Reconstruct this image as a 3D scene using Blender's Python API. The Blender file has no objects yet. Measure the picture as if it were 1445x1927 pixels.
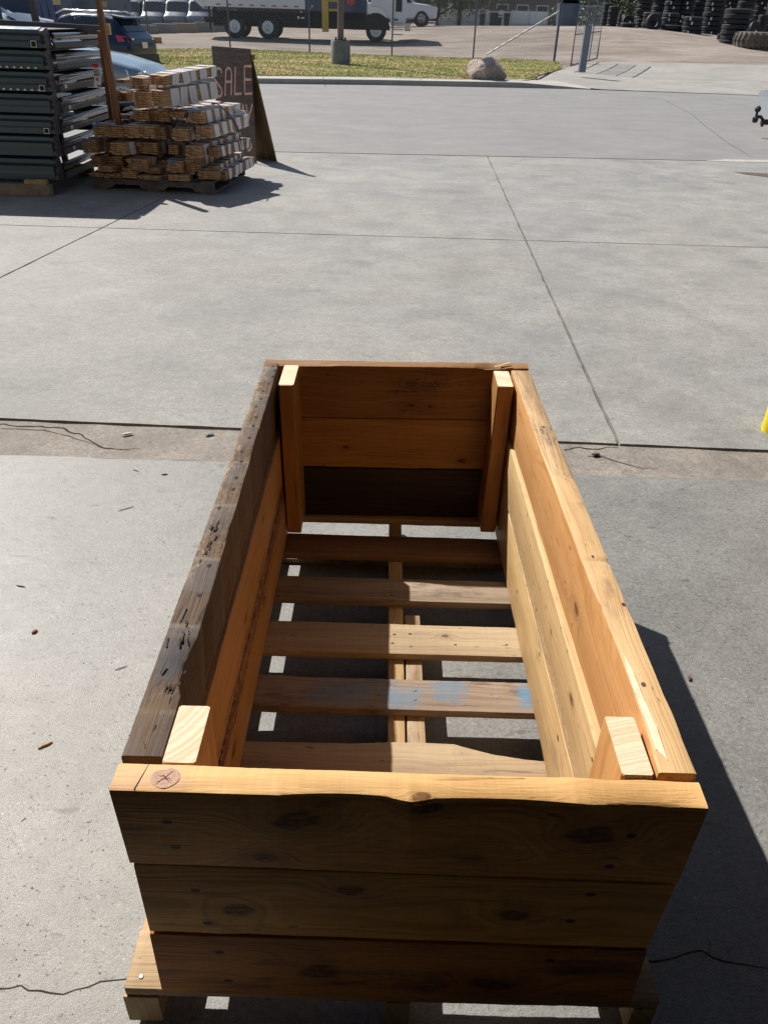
import bpy, bmesh, math, random
import numpy as np
from mathutils import Vector, Matrix
random.seed(7)
PI = math.pi
SC = bpy.context.scene
COL = SC.collection
U = 1.22                      # scale of the surveyed hero numbers to metres

# ---------------------------------------------------------------- camera
YAW, PIT, ROL, FPX = 0.008986808, 0.568821632, 0.034051603, 1444.785
CAM = Vector((-0.04264*U, -0.51983*U, 1.2149*U))
_f = Vector((math.sin(YAW)*math.cos(PIT), math.cos(YAW)*math.cos(PIT), -math.sin(PIT)))
_r = Vector((math.cos(YAW), -math.sin(YAW), 0)); _u = _r.cross(_f)
CR = _r*math.cos(ROL)+_u*math.sin(ROL); CU = -_r*math.sin(ROL)+_u*math.cos(ROL)
cd = bpy.data.cameras.new("camera"); cam = bpy.data.objects.new("camera", cd); COL.objects.link(cam)
m = Matrix((CR, CU, -_f)).transposed().to_4x4(); m.translation = CAM; cam.matrix_world = m
cd.sensor_fit = 'VERTICAL'; cd.sensor_height = 36; cd.lens = FPX/1927*36
cd.clip_start = 0.05; cd.clip_end = 2000
SC.camera = cam

def ray(px, py): return _f+CR*((px-722.5)/FPX)-CU*((py-963.5)/FPX)
def AT(px, py, Y):
    d = ray(px, py); return CAM+d*((Y-CAM.y)/d.y)
def ATZ(px, py, Z=0.0):
    d = ray(px, py); return CAM+d*((Z-CAM.z)/d.z)

# ---------------------------------------------------------------- world and sun
SUNV = Vector((-0.655, 0.69, 1.0)).normalized()
w = bpy.data.worlds.new("World"); SC.world = w; w.use_nodes = True
nt = w.node_tree; bg = nt.nodes['Background']; sk = nt.nodes.new('ShaderNodeTexSky')
sk.sky_type = 'NISHITA'; sk.sun_disc = False
sk.sun_elevation = math.asin(SUNV.z); sk.sun_rotation = math.atan2(SUNV.x, SUNV.y)
nt.links.new(sk.outputs[0], bg.inputs[0]); bg.inputs[1].default_value = 0.062
sd = bpy.data.lights.new("sun", 'SUN'); sd.energy = 4.8; sd.angle = math.radians(0.5); sd.color = (1, 0.95, 0.87)
so = bpy.data.objects.new("sun", sd); COL.objects.link(so); so.rotation_euler = SUNV.to_track_quat('Z', 'Y').to_euler()
SC.view_settings.view_transform = 'Standard'; SC.view_settings.look = 'None'
SC.view_settings.exposure = 0.45; SC.view_settings.gamma = 1

# ---------------------------------------------------------------- node helpers
class N:
    def __init__(s, name):
        s.m = bpy.data.materials.new(name); s.m.use_nodes = True; s.t = s.m.node_tree
        s.b = s.t.nodes['Principled BSDF']
    def new(s, t, **k):
        n = s.t.nodes.new(t)
        for a, v in k.items(): setattr(n, a, v)
        return n
    def put(s, sock, v):
        if isinstance(v, bpy.types.NodeSocket): s.t.links.new(v, sock)
        elif v is not None: sock.default_value = v
    def math(s, op, a, b=None, c=None, clamp=False):
        n = s.new('ShaderNodeMath', operation=op, use_clamp=clamp)
        s.put(n.inputs[0], a)
        if b is not None: s.put(n.inputs[1], b)
        if c is not None: s.put(n.inputs[2], c)
        return n.outputs[0]
    def coord(s): return s.new('ShaderNodeTexCoord').outputs['Object']
    def sep(s, v):
        n = s.new('ShaderNodeSeparateXYZ'); s.put(n.inputs[0], v); return n.outputs
    def comb(s, x, y, z):
        n = s.new('ShaderNodeCombineXYZ')
        for i, v in enumerate((x, y, z)): s.put(n.inputs[i], v)
        return n.outputs[0]
    def mapping(s, v, scale=(1, 1, 1), loc=(0, 0, 0), rot=(0, 0, 0)):
        n = s.new('ShaderNodeMapping'); s.put(n.inputs[0], v)
        n.inputs['Scale'].default_value = scale; n.inputs['Location'].default_value = loc; n.inputs['Rotation'].default_value = rot
        return n.outputs[0]
    def noise(s, v, scale, detail=3, rough=.5, dist=0.0):
        n = s.new('ShaderNodeTexNoise'); s.put(n.inputs['Vector'], v); n.inputs['Scale'].default_value = scale
        n.inputs['Detail'].default_value = detail; n.inputs['Roughness'].default_value = rough; n.inputs['Distortion'].default_value = dist
        return n.outputs[0]
    def voro(s, v, scale, out=0, feature='F1', rand=1.0):
        n = s.new('ShaderNodeTexVoronoi', feature=feature); s.put(n.inputs['Vector'], v); n.inputs['Scale'].default_value = scale
        n.inputs['Randomness'].default_value = rand
        return n.outputs[out]
    def rng(s, v, a, b, c=0.0, d=1.0):
        n = s.new('ShaderNodeMapRange', interpolation_type='SMOOTHSTEP'); s.put(n.inputs[0], v)
        for i, x in enumerate((a, b, c, d)): n.inputs[i+1].default_value = x
        return n.outputs[0]
    def mix(s, f, a, b, mode='MIX'):
        n = s.new('ShaderNodeMix', data_type='RGBA', blend_type=mode); s.put(n.inputs[0], f)
        for i, x in ((6, a), (7, b)):
            s.put(n.inputs[i], (*x, 1) if isinstance(x, tuple) and len(x) == 3 else x)
        return n.outputs[2]
    def scl(s, col, f):   # multiply colour by scalar socket
        n = s.new('ShaderNodeVectorMath', operation='SCALE'); s.put(n.inputs[0], col); s.put(n.inputs['Scale'], f); return n.outputs[0]
    def out(s, col=None, rough=.6, metal=0.0, bump=None, bstr=.3, bdist=.01, spec=.5, coat=0.0, alpha=None):
        if isinstance(col, tuple) and len(col) == 3: col = (*col, 1)
        s.put(s.b.inputs['Base Color'], col); s.put(s.b.inputs['Roughness'], rough); s.put(s.b.inputs['Metallic'], metal)
        s.b.inputs['Specular IOR Level'].default_value = spec; s.b.inputs['Coat Weight'].default_value = coat
        s.b.inputs['Coat Roughness'].default_value = 0.05
        if alpha is not None: s.put(s.b.inputs['Alpha'], alpha)
        if bump is not None:
            n = s.new('ShaderNodeBump'); n.inputs['Strength'].default_value = bstr; n.inputs['Distance'].default_value = bdist
            s.put(n.inputs['Height'], bump); s.t.links.new(n.outputs[0], s.b.inputs['Normal'])
        return s.m

def plain(name, col, rough=.5, metal=0.0, var=.18, scale=6.0, coat=0.0, bump=.1, spec=.5, dirt=None):
    n = N(name); c = n.coord()
    a = n.noise(c, scale, 5, .6); b = n.noise(c, scale*13, 3)
    f = n.math('ADD', n.math('MULTIPLY', a, .65), n.math('MULTIPLY', b, .35))
    cc = n.scl((*col,), n.rng(f, .3, .7, 1-var, 1+var)) if False else n.mix(n.rng(f, .3, .7), tuple(x*(1-var) for x in col), tuple(min(1, x*(1+var)) for x in col))
    if dirt: cc = n.mix(n.rng(n.noise(c, scale*.6, 6, .65), .5, .75, 0, .7), cc, dirt)
    return n.out(cc, n.rng(a, .3, .7, max(.03, rough-.08), rough+.08), metal, b, bump, .003, spec, coat)

# ---------------------------------------------------------------- mesh helpers
class MB:
    def __init__(s): s.v = []; s.f = []; s.mi = []; s.cur = 0
    def add(s, vs, fs):
        o = len(s.v); s.v += [tuple(v) for v in vs]; s.f += [tuple(i+o for i in f) for f in fs]; s.mi += [s.cur]*len(fs)
        return s
    def hexa(s, c):   # 8 corners: bottom ring 0-3 ccw from above, top ring 4-7
        return s.add(c, [(3, 2, 1, 0), (4, 5, 6, 7), (0, 1, 5, 4), (1, 2, 6, 5), (2, 3, 7, 6), (3, 0, 4, 7)])
    def box(s, c, d, rz=0.0, M=None):
        x, y, z = d[0]/2, d[1]/2, d[2]/2
        R = Matrix.Rotation(rz, 3, 'Z') if M is None else M
        return s.hexa([Vector(c)+R @ Vector(p) for p in ((-x, -y, -z), (x, -y, -z), (x, y, -z), (-x, y, -z), (-x, -y, z), (x, -y, z), (x, y, z), (-x, y, z))])
    def bar(s, a, b, wd, th, up=(0, 0, 1)):
        a, b = Vector(a), Vector(b); d = (b-a); L = d.length; d.normalize(); u = Vector(up); sx = d.cross(u)
        if sx.length < 1e-4: sx = d.cross(Vector((1, 0, 0)))
        sx.normalize(); uu = sx.cross(d)
        return s.box((a+b)/2, (L, wd, th), M=Matrix((d, -sx, uu)).transposed())
    def loft(s, rings, close=True, cap=True):
        n = len(rings[0]); vs = [p for r in rings for p in r]; fs = []
        for i in range(len(rings)-1):
            for j in range(n if close else n-1):
                k = (j+1) % n; fs.append((i*n+j, i*n+k, (i+1)*n+k, (i+1)*n+j))
        if cap and close: fs.append(tuple(reversed(range(n)))); fs.append(tuple((len(rings)-1)*n+j for j in range(n)))
        return s.add(vs, fs)
    def tube(s, pts, r, n=8, cap=True):
        pts = [Vector(p) for p in pts]; rings = []
        rr = r if isinstance(r, (list, tuple)) else [r]*len(pts)
        for i, p in enumerate(pts):
            d = (pts[min(i+1, len(pts)-1)]-pts[max(i-1, 0)]).normalized()
            a = d.cross(Vector((0, 0, 1)))
            if a.length < .05: a = d.cross(Vector((1, 0, 0)))
            a.normalize(); b = d.cross(a)
            rings.append([p+(a*math.cos(t)+b*math.sin(t))*rr[i] for t in [2*PI*k/n for k in range(n)]])
        return s.loft(rings, cap=cap)
    def lathe(s, prof, n=24, M=None, closed=False):   # prof: (r, z), around z
        rings = []
        M = M or Matrix.Identity(4)
        for k in range(n):
            t = 2*PI*k/n; rings.append([M @ Vector((r*math.cos(t), r*math.sin(t), z)) for r, z in prof])
        m_ = len(prof); vs = [p for r in rings for p in r]; fs = []
        for i in range(n):
            for j in range(m_ if closed else m_-1):
                k = (j+1) % m_; i2 = (i+1) % n
                fs.append((i*m_+j, i2*m_+j, i2*m_+k, i*m_+k))
        return s.add(vs, fs)
    def prism(s, poly, vec):   # extrude polygon along vec
        n = len(poly); vec = Vector(vec); a = [Vector(p) for p in poly]
        return s.add(a+[p+vec for p in a], [tuple(reversed(range(n))), tuple(range(n, 2*n))]+[(i, (i+1) % n, (i+1) % n+n, i+n) for i in range(n)])
    def build(s, name, mats, parent=None, smooth=None, fix=True, bevel=None, loc=None):
        me = bpy.data.meshes.new(name); me.from_pydata(s.v, [], s.f)
        mats = mats if isinstance(mats, (list, tuple)) else [mats]
        for m_ in mats: me.materials.append(m_)
        if len(mats) > 1: me.polygons.foreach_set('material_index', s.mi)
        if fix:
            bm = bmesh.new(); bm.from_mesh(me); bmesh.ops.recalc_face_normals(bm, faces=bm.faces); bm.to_mesh(me); bm.free()
        if smooth is not None:
            me.polygons.foreach_set('use_smooth', [True]*len(me.polygons)); me.set_sharp_from_angle(angle=math.radians(smooth))
        me.update()
        o = bpy.data.objects.new(name, me); COL.objects.link(o)
        if parent: o.parent = parent
        if loc is not None: o.location = loc
        if bevel:
            b = o.modifiers.new('bevel', 'BEVEL'); b.width = bevel; b.segments = 2; b.limit_method = 'ANGLE'
        return o

def tag(o, label=None, cat=None, group=None, kind=None):
    if label: o['label'] = label
    if cat: o['category'] = cat
    if group: o['group'] = group
    if kind: o['kind'] = kind
    return o
def thing(name, label, cat, loc=(0, 0, 0), rz=0.0, group=None):
    o = bpy.data.objects.new(name, None); COL.objects.link(o); o.location = loc; o.rotation_euler = (0, 0, rz); o.empty_display_size = .1
    return tag(o, label, cat, group)
def dup(root, loc=None, rot=None, label=None, group=None):
    r = root.copy(); COL.objects.link(r)
    if loc is not None: r.location = loc
    if rot is not None: r.rotation_euler = rot
    if label: r['label'] = label
    if group: r['group'] = group
    for ch in list(root.children):
        c = ch.copy(); COL.objects.link(c); c.parent = r
        for g in list(ch.children):
            d = g.copy(); COL.objects.link(d); d.parent = c
    return r
ORD = ['lowest', 'second', 'third', 'fourth', 'fifth', 'sixth', 'seventh', 'eighth', 'ninth', 'tenth', 'eleventh', 'twelfth']
def hsh(i): return (math.sin(i*12.9898)*43758.5453) % 1
def vn(x, seed=0):   # value noise 1d
    i = math.floor(x); f = x-i; f = f*f*(3-2*f)
    return (hsh(i+seed*57.1)*(1-f)+hsh(i+1+seed*57.1)*f)*2-1

# ---------------------------------------------------------------- materials: concrete etc.
def concrete(name, base, warm, rough, speck=1.0, stain=1.0, smooth=False, blot=.16, flecks=1.0):
    n = N(name); c = n.coord()
    big = n.noise(c, .55, 6, .6); mid = n.noise(c, 3.1, 6, .65, .4)
    g1 = n.noise(c, 22, 4, .75); g2_ = n.noise(c, 85, 4, .8); g3 = n.noise(c, 300, 2, .8)
    col = n.mix(n.rng(big, .35, .65), base, warm)
    col = n.scl(col, n.rng(mid, .25, .75, 1-blot*.9, 1+blot*.9))
    s1 = n.noise(n.mapping(c, (.8, 1.0, 1), rot=(0, 0, .12)), 1.1, 10, .8, .4)
    col = n.scl(col, n.rng(s1, .3, .7, .87, 1.12))
    k = 1.0 if not smooth else .85
    col = n.scl(col, n.rng(g1, .3, .7, 1-.11*k, 1+.11*k)); col = n.scl(col, n.rng(g2_, .3, .7, 1-.24*k, 1+.24*k)); col = n.scl(col, n.rng(g3, .3, .7, 1-.22*k, 1+.22*k))
    # pale aggregate grains of two sizes
    for sc_, lo, am in ((70, .93, .55), (150, .88, .45)):
        vo = n.voro(c, sc_); rnd = n.sep(n.voro(c, sc_, 1))[0]
        w_ = n.math('MULTIPLY', n.rng(vo, .14, .30, 1, 0), n.rng(rnd, lo, lo+.03))
        col = n.mix(n.math('MULTIPLY', w_, am*speck), col, (.55, .53, .48))
    # dark pits and short directional scuffs
    for sx, sy, ro_, th_, am, wm in ((26, 80, .75, .72, .45, 9), (10, 24, .95, .86, .45, 14), (70, 75, 0, .80, .5, 0), (45, 170, 1.5, .72, .45, 30), (90, 110, .4, .75, .4, 0)):
        cw = n.new('ShaderNodeVectorMath', operation='ADD'); n.put(cw.inputs[0], c); nz_ = n.new('ShaderNodeTexNoise'); n.put(nz_.inputs['Vector'], c); nz_.inputs['Scale'].default_value = 2.6; nz_.inputs['Detail'].default_value = 3; sv_ = n.new('ShaderNodeVectorMath', operation='SCALE'); n.put(sv_.inputs[0], nz_.outputs['Color']); sv_.inputs['Scale'].default_value = .35; n.put(cw.inputs[1], sv_.outputs[0])
        c2 = n.mapping(cw.outputs[0], (sx, sy, 10), rot=(0, 0, ro_)); va = n.voro(c2, 1.0); r2 = n.sep(n.voro(c2, 1.0, 1))[1]
        if wm: va = n.math('ADD', va, n.math('MULTIPLY', n.math('SUBTRACT', n.noise(c, 45, 3, .7), .5), .8))
        dk = n.math('MULTIPLY', n.rng(va, .10, .30, 1, 0), n.rng(r2, th_, th_+.08))
        col = n.mix(n.math('MULTIPLY', dk, min(.9, am*flecks)), col, (.065, .06, .055))
    s2 = n.noise(c, 1.7, 9, .8, .4)
    col = n.mix(n.rng(s2, .57, .72, 0, .30*stain), col, (.11, .108, .10))
    c3 = n.mapping(c, (1.6, 2.6, 1)); vb = n.math('ADD', n.voro(c3, 1.0), n.math('MULTIPLY', n.math('SUBTRACT', n.noise(c, 7, 6, .75), .5), 1.0)); r3 = n.sep(n.voro(c3, 1.0, 1))[2]
    col = n.mix(n.math('MULTIPLY', n.math('MULTIPLY', n.rng(vb, .05, .3, 1, 0), n.rng(r3, .55, .7)), .30*stain), col, (.12, .12, .13))
    h = n.math('ADD', n.math('MULTIPLY', g2_, 1.0), g3)
    ro = n.math('ADD', n.rng(mid, .35, .65, rough-.05, rough+.05), n.math('MULTIPLY', n.math('SUBTRACT', g2_, .5), .5))
    return n.out(col, ro, 0, h, .5 if not smooth else .42, .003, .5 if not smooth else .62)
M_yard = concrete('yard_concrete', (.240, .237, .229), (.285, .275, .252), .72, .9, 1.0, False, .15, .6)
M_floor = concrete('floor_concrete', (.196, .194, .185), (.228, .223, .209), .48, .5, 1.1, True, .11, 1.25)
M_strip = concrete('threshold_concrete', (.215, .19, .165), (.26, .232, .205), .85, 1.2, 1.2, False, .3)
M_walk = concrete('walk_concrete', (.36, .345, .31), (.42, .40, .36), .8, .4, .3, True, .1)
M_apron = concrete('apron_concrete', (.27, .257, .232), (.32, .305, .275), .8, .4, .6, True, .12)
def asphalt():
    n = N('asphalt'); c = n.coord()
    big = n.noise(n.mapping(c, (.5, .9, 1)), 1.3, 9, .75); f = n.noise(c, 60, 4, .75); g = n.noise(c, 240, 2, .8); md = n.noise(c, 2.4, 5, .6)
    col = n.mix(n.rng(big, .35, .65), (.212, .207, .203), (.245, .238, .233))
    v = n.math('ADD', n.math('ADD', n.math('MULTIPLY', n.math('SUBTRACT', f, .5), .9), n.math('MULTIPLY', n.math('SUBTRACT', g, .5), .8)), n.math('MULTIPLY', n.math('SUBTRACT', md, .5), .35))
    return n.out(n.scl(col, n.math('ADD', v, 1.0)), .8, 0, f, .4, .006, .4)
M_asph = asphalt()
def gravel():
    n = N('gravel'); c = n.coord()
    p = n.mapping(c, (.6, 1.2, 1)); big = n.noise(p, .45, 9, .75, .3); f = n.noise(c, 16, 4, .8); g = n.noise(c, 55, 3, .8)
    col = n.mix(n.rng(big, .35, .65), (.20, .165, .14), (.33, .285, .25))
    v = n.math('ADD', n.math('MULTIPLY', n.math('SUBTRACT', f, .5), 1.3), n.math('MULTIPLY', n.math('SUBTRACT', g, .5), 1.0))
    return n.out(n.scl(col, n.math('ADD', v, 1.0)), .95, 0, f, .5, .03, .2)
M_grav = gravel()
M_dirt = plain('dirt', (.10, .075, .055), .95, var=.5, scale=20)
def soil():
    n = N('verge_soil'); c = n.coord()
    a = n.noise(n.mapping(c, (.4, 1, 1)), 1.1, 6, .65, .5); b = n.noise(c, 18, 4, .8)
    col = n.mix(n.rng(a, .39, .57), (.42, .31, .16), (.20, .22, .07))
    return n.out(n.scl(col, n.math('ADD', n.math('MULTIPLY', n.math('SUBTRACT', b, .5), 1.2), 1.0)), .95, 0, b, .5, .03, .2)
M_soil = soil()

# ---------------------------------------------------------------- terrain
ctrl = []
for x in (-40, -20, -8, 0, 8, 20, 40):
    for y in (-14, 0, 8, 16): ctrl.append((x, y, 0))
def cp(px, py, Y): p = AT(px, py, Y); ctrl.append((p.x, p.y, p.z)); return p
for x in (-20, -10, -3, 1, 5): ctrl.append((x, 23.6, 0.0))
for x in (-10, -4, 2): ctrl.append((x, 27.5, .08))
for x in (5, 8, 12, 18, 25, 30): ctrl.append((x, 24.9, -.005))
for q in ((434, 95), (583, 101), (737, 107), (1042, 115)): cp(*q, 37)
cp(1130, 117, 36.5); cp(1300, 120, 36); cp(1445, 124, 35)
for q in ((443, 70), (707, 80), (262, 68), (880, 76)): cp(*q, 46)
for q in ((1170, 52), (1246, 58), (1310, 64)): cp(*q, 48)
for q in ((1385, 83), (1440, 90)): cp(*q, 45)
cp(790, 48, 60); cp(980, 50, 74); cp(380, 58, 58); cp(1100, 50, 60); cp(60, 60, 50)
for x in (-60, 0, 60): ctrl.append((x, 110, 1.6)); ctrl.append((x, 160, 1.8))
ctrl.append((-40, 46, .1)); ctrl.append((45, 46, 1.0)); ctrl.append((-14, 30, -.25)); ctrl.append((-24, 30, -.2))
CT = np.array(ctrl); NC = n_ = len(CT)
def phi(r2): return np.where(r2 > 0, r2*np.log(np.maximum(r2, 1e-12)), 0)
K = phi(((CT[:, None, :2]-CT[None, :, :2])**2).sum(-1))+np.eye(n_)*2.0
A_ = np.block([[K, np.c_[np.ones(n_), CT[:, :2]]], [np.r_[[np.ones(n_)], CT[:, :2].T], np.zeros((3, 3))]])
TW = np.linalg.solve(A_, np.r_[CT[:, 2], 0, 0, 0])
def gz(x, y):
    if y < 17: return 0.0
    r2 = (CT[:, 0]-x)**2+(CT[:, 1]-y)**2
    z = float(phi(r2) @ TW[:NC]+TW[NC]+TW[NC+1]*x+TW[NC+2]*y)
    return z*min(1, (y-17)/5) if y < 140 else min(z, 2.5)

mb = MB(); xs = [-400, -200, -100]+list(np.arange(-60, 61, 3.0))+[100, 200, 400]; ys = [-60, -20, 0, 8, 12, 16]+list(np.arange(18, 120, 2.0))+[160, 300, 900]
for j, y in enumerate(ys):
    for x in xs:
        z = gz(max(-60, min(60, x)), min(y, 120))
        mb.v.append((x, y, z-.045-(0.0 if y > 30 else .02)))
nx = len(xs)
for j in range(len(ys)-1):
    for i in range(nx-1): mb.f.append((j*nx+i, j*nx+i+1, (j+1)*nx+i+1, (j+1)*nx+i)); mb.mi.append(0)
tag(mb.build('ground', M_grav, smooth=60), kind='structure')

def sheet(name, poly, mat, th=.04, step=.25, zf=None, edge=.0, seed=1):
    """slab with the outline poly (world xy), irregular edge, thickness th; zf gives the height"""
    pts = []
    for i in range(len(poly)):
        a, b = Vector(poly[i]), Vector(poly[(i+1) % len(poly)]); L = (b-a).length; k = max(1, min(200, int(L/step)))
        nrm = Vector((-(b-a).y, (b-a).x)).normalized()
        for q in range(k):
            t = q/k; wv = edge*vn(t*L/.07+i*31, seed)*(0 if q == 0 else 1)+edge*.6*vn(t*L/.5+i*17, seed+3)*(0 if q == 0 else 1)
            pts.append(a+(b-a)*t+nrm*wv)
    mb = MB(); n = len(pts); zf = zf or (lambda x, y: 0.0)
    mb.v = [(p.x, p.y, zf(p.x, p.y)) for p in pts]+[(p.x, p.y, zf(p.x, p.y)-th) for p in pts]
    mb.f = [tuple(range(n))]+[(i, i+n, (i+1) % n+n, (i+1) % n) for i in range(n)]; mb.mi = [0]*len(mb.f)
    return tag(mb.build(name, mat), kind='structure')
def g2(px, py, z=0.0): p = ATZ(px, py, z); return Vector((p.x, p.y))
def lerpline(a, b, x): return a.y+(b.y-a.y)*(x-a.x)/(b.x-a.x)
ekL, ekR = g2(0, 855), g2(1445, 905)          # floor edge
ckL, ckR = g2(0, 788), g2(1445, 848)          # threshold crack
jL, jR = g2(0, 423), g2(1445, 466)            # cross joint
sL, sR = g2(520, 286), g2(1445, 305)          # street edge
j1a, j1b, j1c = g2(1165, 838), g2(988, 450), g2(905, 300)
j3a, j3b = g2(0, 523), g2(190, 430)
def on(a, b, x): return Vector((x, lerpline(a, b, x)))
XL, XR = -14.0, 14.0
G = .006*U
sheet('warehouse_floor', [(XL, -14), (XR, -14), on(ekL, ekR, XR), on(ekL, ekR, XL)], M_floor, .05, .1, edge=.004)
o_ = Vector((0, .004))
sheet('threshold_strip', [on(ekL, ekR, XL)+o_, on(ekL, ekR, XR)+o_, on(ckL, ckR, XR)-Vector((0, .006)), on(ckL, ckR, XL)-Vector((0, .006))], M_strip, .045, .08, zf=lambda x, y: -.006, edge=.007, seed=4)
d1 = (j1a-j1b)/(j1a.y-j1b.y); d3 = (j3a-j3b)/(j3a.y-j3b.y)
def jx(o, d, y): return o.x+d.x*(y-o.y)
def cell(xl, xr, lo, hi):   # xl/xr: None or (origin, dir); lo/hi lines
    def pt(line, side, s):
        if side is None: x = XL if s < 0 else XR
        else:
            y = 5.0
            for _ in range(6): x = jx(side[0], side[1], y); y = lerpline(*line, x)
            x -= s*G
        return Vector((x, lerpline(*line, x)))
    return [pt(lo, xl, -1)+Vector((0, G)), pt(lo, xr, 1)+Vector((0, G)), pt(hi, xr, 1)-Vector((0, G)), pt(hi, xl, -1)-Vector((0, G))]
J1, J3 = (j1b, d1), (j3b, d3)
k = 0
for lo, hi in (((ckL, ckR), (jL, jR)), ((jL, jR), (sL, sR))):
    for a, b in ((None, J3), (J3, J1), (J1, None)):
        sheet('yard_slab', cell(a, b, lo, hi), M_yard, .05, .06, edge=.0025, seed=10+k); k += 1
# filled joints: dirt just below the surface
sheet('planting_bed', [g2(1380, 324), g2(1410, 325), g2(1445, 327), g2(1600, 330), g2(1600, 342), g2(1445, 334), g2(1405, 329)], M_dirt, .01, .05, zf=lambda x, y: .003, edge=.01, seed=44)
sheet('joint_fill', [(XL, 2.0), (XR, 2.0), (XR, 11.5), (XL, 9.0)], M_dirt, .01, 5, zf=lambda x, y: -.03)
# ---- street
gfL, gfR = g2(520, 158), g2(1090, 168)
fL = on(gfL, gfR, -40.0)+Vector((0, 2)); fL.y = lerpline(gfL, gfR, -12)-1
far = [Vector((-45, fL.y)), Vector((-12, lerpline(gfL, gfR, -12)))]+[g2(520, 158), g2(700, 160), g2(1000, 166), g2(1090, 168)]
p1 = Vector((9.5, far[-1].y-.1)); p2 = Vector((45, far[-1].y-.6))
sheet('street', [Vector((-45, sL.y-.5)), sL+Vector((0, .045)), sR+Vector((0, .045)), Vector((45, sR.y+1.5)), p2, p1]+far[::-1], M_asph, .03, .5, zf=lambda x, y: .0-.001, edge=.006, seed=30)
# pale gutter on near side: apron lip
sheet('gutter', [on(sL, sR, 4.25)+Vector((0, -.03)), on(sL, sR, 12)+Vector((0, -.03)), on(sL, sR, 12)+Vector((0, .20)), on(sL, sR, 4.6)+Vector((0, .16))], M_walk, .02, .3, zf=lambda x, y: .004, edge=.02, seed=33)
# ---- far kerb, footpath (kerb is a real step)
kz = .12
def back(px, py): return g2(px, py, kz)
kerb_front = [g2(520, 157.5), g2(700, 159.5), g2(850, 162), g2(960, 163.8), g2(1060, 166), g2(1110, 168)]
kerb_front = [Vector((-12, lerpline(kerb_front[0], kerb_front[1], -12)))]+kerb_front
kerb_back = [back(500, 142.5), back(700, 144.5), back(860, 148.5)]
kerb_back = [Vector((-12, kerb_front[0].y+1.0))]+kerb_back
def kzf(x, y): return kz if x < 3.6 else max(.012, kz-(x-3.6)*.055)
poly = kerb_front+[g2(1130, 150, .03), g2(1010, 150, .09)]+kerb_back[::-1]
cuts = [-12, -8.5, -5.2, -2.9, -.55, 1.9, 4.0]
sheet('far_kerb', poly, M_walk, .16, .3, zf=kzf, edge=.004, seed=40)
for px_ in (605, 790, 940, 362):
    a = ATZ(px_+5, 144.5, kz+.002); b = ATZ(px_, 153, kz+.002)
    MBj = MB().bar((a.x, a.y, kz+.001), (b.x, b.y, kz+.001), .012, .004); tag(MBj.build('kerb_joint', M_dirt), kind='structure')
# ---- driveway apron on the right, rises with terrain
ap = [g2(1130, 169), Vector((9.5, p1.y-.004)), Vector((30, p1.y-.3)), Vector((30, 33))]
bk = [AT(1445, 124, 35), AT(1300, 120, 36), AT(1150, 117.5, 36.5), AT(1100, 118, 36)]
fr = [AT(1060, 126, 33), AT(1010, 136, 28.5)]
pts = ap+[Vector((q.x, q.y)) for q in bk]+[Vector((q.x, q.y)) for q in fr]+[g2(1010, 150, .09)]
mbp = MB()
def fillgrid(name, poly, mat, dz, step=1.0, jit=0.0):
    # triangulated polygon following the terrain
    from mathutils.geometry import delaunay_2d_cdt
    ed = []; P_ = []
    for i in range(len(poly)):
        a, b = Vector(poly[i][:2]), Vector(poly[(i+1) % len(poly)][:2]); k = max(1, int((b-a).length/(step*.5)))
        for q in range(k): P_.append(a+(b-a)*(q/k)+Vector((random.uniform(-jit, jit), random.uniform(-jit, jit))))
    n = len(P_); E_ = [(i, (i+1) % n) for i in range(n)]
    mnx, mxx = min(p.x for p in P_), max(p.x for p in P_); mny, mxy = min(p.y for p in P_), max(p.y for p in P_)
    y = mny
    while y < mxy:
        x = mnx
        while x < mxx: P_.append(Vector((x+random.uniform(-.1, .1), y+random.uniform(-.1, .1)))); x += step
        y += step
    vs, es, fs, *_ = delaunay_2d_cdt(P_, E_, [list(range(n))], 1, 1e-5)
    mb = MB(); mb.v = [(v.x, v.y, gz(v.x, v.y)+dz) for v in vs]; mb.f = [tuple(f) for f in fs]; mb.mi = [0]*len(fs)
    return tag(mb.build(name, mat, smooth=60), kind='structure')
fillgrid('driveway', pts, M_apron, .02)
# ---- verge
vp = [(-6.9, kerb_back[0].y)]+[tuple(v) for v in kerb_back[1:]]+[tuple(g2(1010, 150, .09))]+[(q.x, q.y) for q in fr[::-1]]+[(AT(1050, 118, 36).x, 36.2), (AT(1000, 111, 37).x, 37.1), (AT(737, 105, 37).x, 37.2), (AT(434, 93, 37).x, 37.2), (-14, 37.0), (-14, kerb_back[0].y)]
fillgrid('verge', vp, M_soil, .05, 1.0, .05)
from mathutils.geometry import intersect_point_tri_2d
def inside(x, y, poly):
    c = False; n = len(poly); j = n-1
    for i in range(n):
        if (poly[i][1] > y) != (poly[j][1] > y) and x < (poly[j][0]-poly[i][0])*(y-poly[i][1])/(poly[j][1]-poly[i][1])+poly[i][0]: c = not c
        j = i
    return c
def grassmat():
    n = N('grass_blades'); c = n.coord()
    a = n.noise(n.mapping(c, (.4, 1, 1)), 1.1, 6, .65, .5); b = n.noise(c, 9, 3, .8)
    f = n.math('ADD', a, n.math('MULTIPLY', n.math('SUBTRACT', b, .5), .25))
    col = n.mix(n.rng(f, .41, .57), (.50, .38, .19), (.23, .29, .07))
    return n.out(col, .8, spec=.2)
M_grass = grassmat()
mb = MB(); rg = random.Random(3)
cnt = 0
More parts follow.
